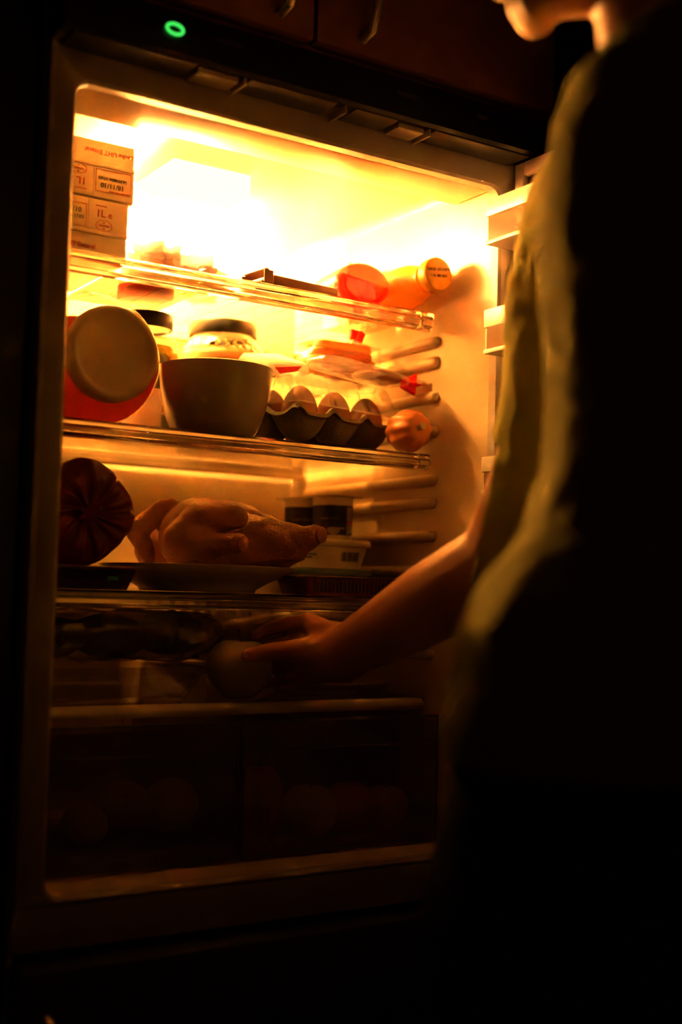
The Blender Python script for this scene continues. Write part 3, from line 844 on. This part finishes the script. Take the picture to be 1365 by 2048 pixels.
# meat tray under the bag
mt = thing('meat_tray', 'low film-covered tray of meat under the dark bread bag', 'tray', (.08, .2, KB))
TRAYM = clear('dark_tray_plastic', (.30, .18, .14), .15, .06, .25)
g = G(); g.loft([rxy(.020, .132, .136, .292, .012, KB+.0003), rxy(.012, .140, .128, .300, .014, KB+.022), rxy(.006, .146, .122, .306, .014, KB+.0225), rxy(.006, .146, .122, .306, .014, KB+.0240)], True, False)
g.build('tray_body', TRAYM, mt, solid=.001)
g = G(); g.loft([rxy(.022, .130, .138, .290, .012, KB+.002), rxy(.016, .136, .132, .296, .012, KB+.021)]); g.build('meat', solid('raw_meat', (.30, .05, .035), .4, .3, 60), mt)
G().box(.007, .145, .123, .305, KB+.0242, KB+.0250).build('cover_film', FILM, mt)
G().box(.100, .112, .1215, .1219, KB+.010, KB+.014).build('green_mark', solid('green_print', (.02, .25, .12), .6), mt)
# bread bag with gathered knot
bb = thing('bread_bag', 'reddish brown plastic bag gathered into a knot facing out', 'bag', (.085, .21, KB+.0255))
bc = Vector((.0895, .145, KB+.0255+.0590)); T = AX(bc, (-.06, 1, 0)); rings = []
prof = [(.004, .004), (.010, .010), (.020, .006), (.034, .000), (.048, .004), (.0555, .016), (.0585, .035), (.0585, .12), (.054, .145), (.03, .155)]
for k, (r, h) in enumerate(prof):
    ring = []
    for i in range(96):
        a = 2*PI*i/96
        pl = (math.sin(11*a + .4*math.sin(3*a)) + .6*math.sin(19*a+1))*.5
        am = .0055 if k < 5 else (.0025 if k == 5 else .0008)
        sq_ = 1 + .045*math.cos(4*a)
        ring.append((r*sq_*math.cos(a+.25*max(0, 4-k)/4), r*sq_*math.sin(a+.25*max(0, 4-k)/4), h + pl*am*min(1, r/.02)))
    rings.append(ring)
G().loft(rings, True, True, T).build('bag_film', solid('brown_bag_film', (.20, .035, .022), .25, .3, 30, trans=.25, trcol=(.45, .07, .03)), bb, sharp=180)
kn = T @ Vector((0, 0, .006))
pleats(kn, kn+Vector((-.004, -.014, -.004)), .006, .011, k=7, d=.3).build('knot', solid('brown_bag_film', (.2, .035, .022)), bb)
# plate and chicken
pc = (.267, .245)
pl = thing('plate', 'round white plate under the raw chicken', 'plate', (pc[0], pc[1], KB))
prof = [(.04, .0002), (.0700, .0003), (.0715, .004), (.085, .012), (.105, .022), (.1190, .0300), (.1195, .0315), (.118, .0318), (.103, .0245), (.083, .0148), (.068, .0075), (.02, .0060), (.0005, .006)]
G().lathe(prof, Matrix.Translation((pc[0], pc[1], KB)), 72).build('plate_body', solid('plate_glaze', (.72, .66, .56), .25, .03), pl, sharp=80)
CH = [
  [((0.2533, 0.2147, 0.3529), 0.0491), ((0.2982, 0.21, 0.3488), 0.0497)],
  [((0.3289, 0.2025, 0.3439), 0.0430), ((0.3395, 0.1760, 0.3428), 0.0345)],
  [((0.2991, 0.1737, 0.3481), 0.0345), ((0.3293, 0.1368, 0.3477), 0.0261), ((0.3419, 0.1161, 0.3527), 0.0152), ((0.3477, 0.1059, 0.3575), 0.0128)],
  [((0.2168, 0.1856, 0.3480), 0.0244), ((0.2347, 0.1505, 0.3400), 0.0172), ((0.2465, 0.1245, 0.3429), 0.0112), ((0.2508, 0.1157, 0.3446), 0.0118)],
  [((0.2342, 0.1778, 0.3714), 0.0233), ((0.2516, 0.1546, 0.3727), 0.0150), ((0.2622, 0.1416, 0.3751), 0.0138)],
  [((0.1905, 0.2545, 0.3599), 0.0132), ((0.2088, 0.241, 0.3814), 0.0120), ((0.2217, 0.2317, 0.3937), 0.0084)],
  [((0.1885, 0.2559, 0.3586), 0.0120), ((0.1934, 0.2421, 0.3418), 0.0113), ((0.1995, 0.2397, 0.323), 0.0083)],
  [((0.2256, 0.2814, 0.3400), 0.0258), ((0.2613, 0.2578, 0.3451), 0.0369)]]
g = G()
for c_ in CH: g.chain(c_)
g.v = [(x, y, max(z, KB+.0125 + max(0, min(.125, math.hypot(x-pc[0], y-pc[1]))-.072)*.52)) for x, y, z in g.v]
CHS = solid('raw_chicken_skin', (.42, .19, .085), .42, .18, 35, bump=.5, bscale=260, sss=.0)
chk = thing('raw_chicken', 'whole raw chicken lying on the white plate', 'chicken', (.28, .2, KB+.02))
blob('chicken_body', g, .0028, CHS, chk, smooth=2, disp=lambda p: .0022*nz(p, 55, 1) + .0010*nz(p, 160, 2))
for p, d, r in (((.3477, .1059, .3575), (.35, -.93, .0), .0105), ((.2508, .1157, .3446), (.35, -.93, -.1), .0095)):
    dv = Vector(d).normalized(); base = Vector(p) + dv*(r*1.02)
    G().lathe([(r*.95, -.003), (r*.9, .0005), (r*.5, .0018), (.0005, .0012)], AX(base, dv), 20).build('leg_end', solid('cut_bone', (.42, .16, .09), .5, .4, 120), chk)
# yoghurt pots
yt = thing('yoghurt_pots', 'pair of joined yoghurt pots with dark labels on the white tub', 'yoghurt', (.468, .30, .3605))
POTW = solid('pot_plastic', (.80, .72, .58), .4, .03, trans=.2); LABD = solid('dark_pot_label', (.018, .014, .016), .4)
yd = Vector((-.10, .995, 0)).normalized()
fx = Vector((.55, -.835, 0)); 
for k in range(2):
    cc = Vector((.4725, .265, .3608)) + yd*(.0625*k)
    p = G().lathe([(.0235, 0), (.0250, .001), (.0265, .046), (.0272, .0560)], Matrix.Translation(cc), 40).build('pot', POTW, yt)
    lab = []
    for z in (.006, .0450):
        rad = .0251 + .0015*(z/.046) + .0005
        lab.append([(cc.x + rad*math.cos(t), cc.y + rad*math.sin(t), cc.z+z) for t in [2*PI*i/40 for i in range(40)]])
    lo = G().loft(lab, False, False).build('pot_label', LABD, p)
    vd = (Vector((-.416, -1.137, 0)) - Vector((cc.x, cc.y, 0))).normalized(); rt = Vector((-vd.y, vd.x, 0))
    a0 = math.atan2(vd.y, vd.x)
    def on(da, z, e=.0012):
        rad = .0251 + .0015*(z/.046) + e
        return (cc.x + rad*math.cos(a0+da), cc.y + rad*math.sin(a0+da), cc.z+z), (-math.sin(a0+da), math.cos(a0+da), 0)
    for da, z, ww, hh, n_ in ((-.35, .0275, .012, .003, 2), (.15, .0275, .012, .003, 2)):
        O, R_ = on(da, z); lines(p, O, ww, hh, n_, R_, (0, 0, 1), solid('grey_print', (.32, .27, .22), .6), 11, fill=.45)
    O, R_ = on(.95, .025); lines(p, O, .011, .036, 14, R_, (0, 0, 1), PRINT_WHITE, 13, fill=.5)
    O, R_ = on(.95, .0225, .0016); G().box(-.006, .006, -.0016, .0016, 0, .0003, plane_frame(O, R_, (0, 0, 1))).build('red_band', PRINT_RED, p)
    # bowl and spoon printed on the label
    O, R_ = on(.05, .0095, .0008); gg = G(); Tt = plane_frame(O, R_, (0, 0, 1)); n = 20
    gg.add([(.0085*math.cos(PI + PI*i/n), .0085*math.sin(PI+PI*i/n)*.85+.004, .0003) for i in range(n+1)] + [(.0085*math.cos(PI*i/n), .0030*math.sin(PI*i/n)+.004, .0003) for i in range(n+1)], [tuple(range(2*n+2))], Tt)
    gg.build('printed_bowl', solid('printed_bowl', (.45, .36, .26), .6), p)
    O, R_ = on(.48, .0150, .0012); G().box(-.004, .004, -.0004, .0004, 0, .0003, plane_frame(O, R_, (-.4, 0, 1))).build('printed_spoon', PRINT_WHITE, p)
g = G(); mid = Vector((.4725, .265, .3608)) + yd*.03125
Tl = Matrix.Translation(mid+Vector((0, 0, .0563))) @ Matrix.Rotation(math.atan2(yd.y, yd.x)-PI/2, 4, 'Z')
g.loft([rxy(-.0315, .0315, -.063, .063, .012, 0), rxy(-.0318, .0318, -.0633, .0633, .012, .0005), rxy(-.0318, .0318, -.0633, .0633, .012, .0010)], True, True, Tl)
g.build('foil_lid', solid('foil_lid', (.5, .42, .32), .35, .1, metal=.5), yt)
# tubs
def tub(label, z0, h, x0, x1, y0, y1, lidmat, group='tubs on the third shelf'):
    t = thing('margarine_tub', label, 'tub', ((x0+x1)/2, (y0+y1)/2, z0), group)
    G().loft([rxy(x0+.010, x1-.010, y0+.010, y1-.010, .012, z0), rxy(x0+.0035, x1-.0035, y0+.0035, y1-.0035, .014, z0+h-.0095), rxy(x0+.002, x1-.002, y0+.002, y1-.002, .014, z0+h-.009)]).build('tub_body', PAPER, t)
    G().loft([rxy(x0, x1, y0, y1, .015, z0+h-.0088), rxy(x0-.001, x1+.001, y0-.001, y1+.001, .015, z0+h-.006), rxy(x0, x1, y0, y1, .014, z0+h-.002), rxy(x0+.002, x1-.002, y0+.002, y1-.002, .013, z0+h)]).build('tub_lid', lidmat, t)
    return t
t2 = tub('white tub with a teal lid and blue stripes on the glass, under the other tub', KB, .0350, .385, .516, .222, .372, solid('teal_lid', (.16, .27, .24), .4))
for k in range(3): lines(t2, (.425, .2295, KB+.021-.006*k), .050, .003, 1, (1, 0, 0), (0, -.19, 1), PRINT_BLUE, 20+k)
t1 = tub('white tub with a white lid and barcode, stacked under the yoghurt pots', KB+.0353, .0375, .398, .5135, .224, .362, PAPER)
barcode(t1, (.478, .2288, KB+.0353+.0155), .026, .0125, (1, 0, 0), (0, -.19, 1), seed=9)
lines(t1, (.418, .2288, KB+.0353+.015), .018, .008, 2, (1, 0, 0), (0, -.19, 1), PRINT_BLUE, 8)
# dark meat pack on the right
mp = thing('meat_pack', 'low dark red pack of meat at the front right of the third shelf', 'packet', (.44, .17, KB))
g = G(); g.loft([rxy(.362, .508, .140, .210, .010, KB), rxy(.356, .514, .134, .216, .012, KB+.020)]); g.build('meat', solid('dark_red_meat', (.28, .065, .035), .45, .3, 70), mp)
g = G()
for k in range(26):
    x = .366 + .0055*k; g.box(x, x+.0025, .1325, .1355, KB+.003, KB+.020)
g.loft([rxy(.353, .517, .131, .219, .012, KB+.0203), rxy(.351, .519, .129, .221, .012, KB+.0220), rxy(.360, .510, .138, .212, .01, KB+.0232)])
g.build('ribbed_tray', clear('amber_tray', (.50, .25, .14), .2, .06, .25), mp)

# ------------------------------------------------------------------ on the crisper cover
CB = .1650
gd = thing('glass_dish', 'rectangular clear glass dish holding the bagged vegetables', 'dish', (.12, .22, CB))
g = G()
g.loft([rxy(.022, .208, .146, .296, .016, CB), rxy(.018, .214, .140, .302, .018, CB+.006), rxy(.006, .228, .128, .314, .022, CB+.0315), rxy(.003, .232, .124, .318, .022, CB+.0320), rxy(.003, .232, .124, .318, .022, CB+.0395),
        rxy(.006, .229, .127, .315, .02, CB+.0395), rxy(.011, .223, .133, .309, .02, CB+.030), rxy(.022, .209, .145, .297, .016, CB+.006)], True, True)
g.build('dish_body', clear('dish_glass', (.80, .76, .70), .06, .08, .06), gd)
vb = thing('vegetable_bag', 'bag of dark vegetables in crinkled clear film on the glass dish', 'bag', (.15, .21, CB+.04))
VEG = solid('dark_vegetable', (.10, .035, .03), .6, .5, 30)
for c_, r_ in (((.070, .225, .234), (.045, .05, .025)), ((.145, .228, .234), (.044, .052, .026)), ((.222, .228, .238), (.040, .045, .025))):
    g = G(); g.ell(c_, r_, None, 28, 16)
    g.build('vegetable', VEG, vb, sharp=180, post=lambda bm, off, c_=c_: [setattr(v, 'co', v.co + (v.co+off-Vector(c_))*nz(v.co+off, 45, 3)*.22) for v in bm.verts])
g = G()
g.ell((.148, .228, .2365), (.136, .066, .0320), None, 72, 28)
g.v = [tuple(Vector((.148, .228, .2365)) + Vector([r_*math.copysign(abs(q_/r_)**.62, q_) for q_, r_ in zip(Vector(v_) - Vector((.148, .228, .2365)), (.136, .062, .0300))])) for v_ in g.v]
g.build('film_bag', clear('cloudy_film', (.75, .70, .62), .18, .10, .22, bump=1.0, bscale=35), vb, sharp=180, post=lambda bm, off: [setattr(v, 'co', v.co + (v.co+off-Vector((.148, .228, .2365)))*(.16*nz(v.co+off, 30, 9) + .22*abs(nz(v.co+off, 70, 4)) - .13)) for v in bm.verts])
tb = thing('printed_box', 'small white box with printed text behind the apple', 'box', (.27, .36, CB))
G().box(.235, .330, .335, .400, CB, CB+.033).build('box_body', PAPER, tb, .001)
lines(tb, (.262, .3346, CB+.0195), .040, .020, 7, (1, 0, 0), (0, 0, 1), PRINT_BLUE, 31)
# apple
ap = thing('apple', 'pale apple standing at the front under the reaching hand', 'apple', (.272, .140, CB))
ac = Vector((.272, .140, CB+.0362))
prof = []
for k in range(25):
    a = PI*k/24; h = -math.cos(a); r = math.sin(a)
    r *= 1 + .10*h - .02*h*h
    hh = h*.97 - (.36*math.exp(-(r/.30)**2) if h > 0 else -.16*math.exp(-(r/.25)**2))
    prof.append((max(1e-4, r)*.0380, hh*.0380))
G().lathe(prof, Matrix.Translation(ac), 48).build('flesh', solid('apple_skin', (.38, .30, .19), .4, .18, 14), ap, sharp=80)
G().tube([ac+Vector((0, 0, .020)), ac+Vector((.0005, 0, .032)), ac+Vector((-.001, 0, .041)), ac+Vector((-.003, -.001, .045))], [.0011, .0010, .0013, .0019], 8).build('stem', solid('stem_bark', (.12, .07, .04), .8), ap)
# plate with red slices
p2 = (.437, .232)
pl = thing('plate', 'shallow white plate with red slices at the right of the crisper cover', 'plate', (p2[0], p2[1], CB))
prof = [(.03, .0002), (.0540, .0003), (.0550, .003), (.070, .0095), (.0880, .0150), (.0886, .0162), (.087, .0166), (.069, .0118), (.053, .0055), (.02, .0045), (.0005, .0045)]
G().lathe(prof, Matrix.Translation((p2[0], p2[1], CB)), 64).build('plate_body', solid('plate_glaze', (.72, .66, .56)), pl, sharp=80)
REDM = solid('red_slices', (.55, .03, .02), .4, .25, 50)
for k, (x, y, l) in enumerate(((.415, .225, 'red slice at the left of the shallow plate'), (.452, .218, 'red slice in the middle of the shallow plate'), (.440, .262, 'red slice at the back of the shallow plate'))):
    pebble('red_slice', l, 'food', (x, y, CB+.0048+.0105), (.024, .020, .0095), REDM, 'red slices on the shallow plate', k, .2, 50)

# ------------------------------------------------------------------ person
F = Vector((-.8, .6, 0)); S_ = Vector((.6, .8, 0))
SKIN = solid('skin', (.52, .23, .11), .5, .06, 30, bump=.15, bscale=300)
SHIRT = solid('olive_shirt_cotton', (.31, .265, .034), .95, .12, 30, bump=.4, bscale=350, spec=.1)
TROU = solid('dark_trouser_cloth', (.010, .007, .007), .95, .2, 30, bump=.3, bscale=350, spec=.05)
HAIR = solid('dark_hair', (.02, .012, .01), .6, .3, 80)
per = thing('person', 'person in an olive t-shirt reaching into the fridge for the apple', 'person', (.25, -.46, -.72))
SH = Vector((.3436, -.3423, .6307)); EL = Vector((.3463, -.2361, .3248)); WR = Vector((.3220, -.0041, .2271))
g = G()
# reaching right arm
g.chain([(SH, .036), ((.346, -.302, .50), .033), ((.3485, -.262, .40), .034), (EL, .042), ((.337, -.1498, .2884), .0415), ((.3307, -.0655, .2534), .0345), (WR, .0285)])
g.capsule(WR + Vector((0, 0, .006)), .026, WR + Vector((0, 0, -.007)), .026)
K = [(.3321, .0883, .2563), (.3377, .1163, .2341), (.3416, .1158, .2093), (.3431, .0984, .1935)]
for k, (kp, wz) in enumerate(zip(K, (.010, .004, -.004, -.010))):
    g.chain([(WR + Vector((0, .004, wz)), .0225), (Vector(WR).lerp(Vector(kp), .55) + Vector((.002, 0, 0)), .0180), (kp, .0118)])
FING = [[K[0], (.3171, .1281, .252), (.3063, .144, .2444), (.2964, .1465, .2380)],
        [K[1], (.3300, .1610, .2250), (.3170, .1800, .2190), (.3030, .1845, .2140)],
        [K[2], (.3335, .1590, .2020), (.3220, .1790, .1975), (.3080, .1830, .1950)],
        [K[3], (.3345, .1350, .1865), (.3265, .1500, .1840), (.3170, .1580, .1825)]]
for f, rr0 in zip(FING, (.0095, .0098, .0093, .0083)):
    g.chain([(f[0], rr0*1.12), (f[1], rr0), (f[2], rr0*.9), (f[3], rr0*.78)])
g.chain([(WR + Vector((-.004, .006, .004)), .022), ((.3105, .036, .2265), .0185), ((.2974, .0600, .2266), .0122), ((.2750, .0850, .2225), .0105), ((.2575, .0960, .2185), .0082)])
# torso inside the shirt, neck, head, left arm
NB = Vector((.278, -.497, .69))
g.chain([(SH, .036), ((.303, -.42, .625), .034), ((.272, -.49, .630), .036), ((.240, -.592, .630), .032), ((.212, -.664, .618), .038)])
g.chain([((.285, -.50, .58), .060), ((.285, -.50, .45), .070), ((.272, -.482, .25), .075), ((.262, -.465, .08), .080)])
g.chain([((.282, -.503, .655), .058), (NB, .050), ((.263, -.489, .790), .050)])
HC = Vector((.2435, -.473, .845)) + Vector((-.8, .6, 0))*.022 + Vector((0, 0, -.006))
HM = Matrix.Translation(HC) @ Matrix(((F.x, S_.x, 0, 0), (F.y, S_.y, 0, 0), (0, 0, 1, 0), (0, 0, 0, 1))) @ Matrix.Rotation(math.radians(14), 4, 'Y')
def hp_(x, y, z): return HM @ Vector((x, y, z))
g.ell((-.012, 0, .030), (.094, .074, .085), HM, 32, 20)
g.ell((.020, 0, -.030), (.066, .058, .075), HM, 32, 20)
g.capsule(hp_(.060, .014, -.092), .017, hp_(.060, -.014, -.092), .017)
g.capsule(hp_(.064, 0, -.088), .018, hp_(.010, .045, -.062), .022); g.capsule(hp_(.064, 0, -.088), .018, hp_(.010, -.045, -.062), .022)
g.chain([(hp_(.084, 0, .012), .009), (hp_(.104, 0, -.028), .0125)]); g.capsule(hp_(.092, .010, -.034), .008, hp_(.092, -.010, -.034), .008)
g.capsule(hp_(.084, .016, -.058), .0065, hp_(.084, -.016, -.058), .0065); g.capsule(hp_(.081, .014, -.067), .0075, hp_(.081, -.014, -.067), .0075)
g.capsule(hp_(.076, .038, .024), .009, hp_(.082, -.0, .020), .008); g.capsule(hp_(.076, -.038, .024), .009, hp_(.082, 0, .020), .008)
for s in (1, -1):
    g.ell((-.006, s*.076, -.005), (.019, .008, .032), HM, 16, 10)
LS = Vector((.212, -.664, .624)); LE = Vector((.270, -.745, .38)); LW = Vector((.315, -.705, .16))
g.chain([(LS, .040), (LS.lerp(LE, .5), .038), (LE, .039), (LE.lerp(LW, .4), .037), (LW, .026)])
for k in range(4):
    o_ = F*(-.024 + .016*k)*-1; b0 = LW + Vector((0, 0, -.02)); b1 = LW + o_ + Vector((-.004, .004, -.085)); b2 = b1 + F*.006 + Vector((0, 0, -.038 + .004*abs(k-1))); b3 = b2 + F*.012 + Vector((0, 0, -.030))
    g.chain([(b0, .02), (b1, .0125), (b2, .0095), (b3, .008)])
g.chain([(LW + Vector((0, 0, -.015)), .02), (LW + F*.034 + Vector((.004, 0, -.055)), .0125), (LW + F*.045 + Vector((0, 0, -.095)), .009)])
for hip in ((.299, -.384), (.197, -.520)):
    g.chain([((hip[0], hip[1], .10), .060), ((hip[0], hip[1], -.25), .045), ((hip[0]+.006, hip[1]-.004, -.40), .042), ((hip[0]+.01, hip[1]-.008, -.63), .034)])
blob('body', g, .0036, SKIN, per, smooth=5)
# nails on the thumb and fingers
for tip, nrm in (((.2575, .0960, .2185), (-.45, -.80, .35)), ((.2964, .1465, .2380), (-.2, -.2, .95))):
    n_ = Vector(nrm).normalized()
    G().ell((0, 0, 0), (.0050, .0058, .0012), AX(Vector(tip) + n_*.0060, n_), 14, 8).build('nail', solid('nail', (.50, .24, .13), .45), per)
for s in (1, -1):
    ey = G().ell(hp_(.0725, s*.030, .004), (.0112, .0112, .0112), None, 18, 12).build('eye', solid('eye_white', (.7, .66, .6), .2), per)
    dv = (HM.to_3x3() @ Vector((1, 0, -.25))).normalized()
    G().ell((0, 0, 0), (.0055, .0055, .0016), AX(hp_(.0725, s*.030, .004) + dv*.0105, dv), 16, 8).build('iris', HAIR, ey)
g = G(); g.ell((-.022, 0, .042), (.096, .082, .086), HM, 32, 18)
g.capsule(hp_(-.075, .03, -.01), .035, hp_(-.075, -.03, -.01), .035); g.capsule(hp_(-.05, .068, .02), .02, hp_(-.05, -.068, .02), .02)
blob('hair', g, .004, HAIR, per, smooth=3, disp=lambda p: .003*nz(p, 90, 3))
# shirt
def torso_rings(rows, n=48):
    out = []
    for z, (sx_, sy_), a, b in rows:
        TF, TS = (Vector((-.656, .755, 0)), Vector((.755, .656, 0))) if z > .19 else (Vector((-.70, .714, 0)), Vector((.714, .70, 0)))   # the chest twists towards the fridge
        ex = .70 if z < .64 else .9
        c_ = Vector((sx_, sy_, 0)) - TF*a
        ring = []
        for i in range(n):
            t = 2*PI*i/n; ca, sa = math.cos(t), math.sin(t)
            p = c_ + TF*a*abs(ca)**ex*(1 if ca > 0 else -1) + TS*b*abs(sa)**ex*(1 if sa > 0 else -1)
            ring.append((p.x, p.y, z))
        out.append(ring)
    return out
rows = [(.176, (.1655, -.3965), .122, .172), (.205, (.1665, -.3968), .121, .172), (.24, (.170, -.400), .119, .170), (.268, (.170, -.404), .118, .168), (.300, (.186, -.4165), .110, .165), (.335, (.2065, -.4325), .104, .155),
        (.387, (.213, -.4417), .102, .150), (.44, (.211, -.4445), .106, .150), (.50, (.207, -.446), .108, .152), (.55, (.2014, -.4466), .104, .152), (.60, (.206, -.453), .092, .150), (.635, (.214, -.460), .080, .145), (.665, (.226, -.464), .070, .11), (.690, (.2365, -.466), .060, .078), (.712, (.2410, -.4685), .055, .062)]
g = G(); g.loft(torso_rings(rows))
g.chain([((.300, -.42, .640), .050), (SH + Vector((0, 0, .002)), .0555), ((.3400, -.3120, .553), .0500), ((.3480, -.297, .47), .0480), ((.3540, -.268, .38), .0510), ((.3520, -.234, .330), .0620), ((.3440, -.192, .314), .0720)])
g.chain([((.262, -.515, .652), .046), ((.240, -.592, .650), .044), (LS, .0575), (LS.lerp(LE, .5), .056), (LS.lerp(LE, .85), .058)])
hemc = Vector((.3378, -.2080, .3400)); hemn = Vector((-.759, .607, .169)).normalized()
def folds(p):
    q = Vector(p); along = q.dot(S_)*9 + q.z*30
    return .0045*nz((q.x*1.0, q.y*1.0, q.z*.45), 24, 1) + .0030*math.sin(along + 4*nz(q, 9, 2))*max(0, nz(q, 7, 5)+.3) + .002*nz(q, 60, 4)
blob('shirt', g, .0050, SHIRT, per, smooth=6, disp=folds, solid=.003,
     cuts=[(Vector((.248, -.462, .180)), (0, 0, -1), .45), (hemc, tuple(hemn), .108), (LS.lerp(LE, .78), tuple((LE-LS).normalized()), .12), (Vector((.283, -.497, .708)), (-.25, .2, .95), .09)])
g = G()
n = 64; rw = torso_rings([(.1745, (.1635, -.3950), .124, .174), (.1925, (.1637, -.3952), .124, .174)], n)
# trousers
g = G(); g.loft(torso_rings([(.225, (.1775, -.406), .106, .158), (.16, (.1680, -.398), .112, .163), (.11, (.163, -.390), .116, .166), (.06, (.156, -.382), .116, .166)]))
for hip in ((.2790, -.384), (.185, -.515)):
    g.chain([((hip[0]-.012, hip[1]+.006, .07), .086), ((hip[0]-.02, hip[1]+.012, -.04), .0895), ((hip[0]+.004, hip[1], -.28), .072), ((hip[0]+.02, hip[1]-.006, -.60), .062), ((hip[0]+.02, hip[1]-.006, -.635), .060)])
blob('trousers', g, .0060, TROU, per, smooth=4, disp=lambda p: .004*nz(p, 16, 6) + .0015*nz(p, 50, 2))
for hip in ((.309, -.392), (.207, -.528)):
    g = G(); b0 = Vector((hip[0], hip[1], 0))
    g.ell((0, 0, 0), (.05, .045, .05), Matrix.Translation(b0 - F*.02 + Vector((0, 0, -.672))), 20, 12)
    g.chain([(b0 - F*.04 + Vector((0, 0, -.690)), .034), (b0 + F*.06 + Vector((0, 0, -.690)), .040), (b0 + F*.15 + Vector((0, 0, -.695)), .032)])
    g.v = [(x, y, max(z, -.7195)) for x, y, z in g.v]
    blob('shoe', g, .006, BLACKP, per, smooth=3)

# ------------------------------------------------------------------ lift everything onto the floor
for o in list(COL.objects):
    if o.parent is None and o is not camo:
        o.location.z += Z0
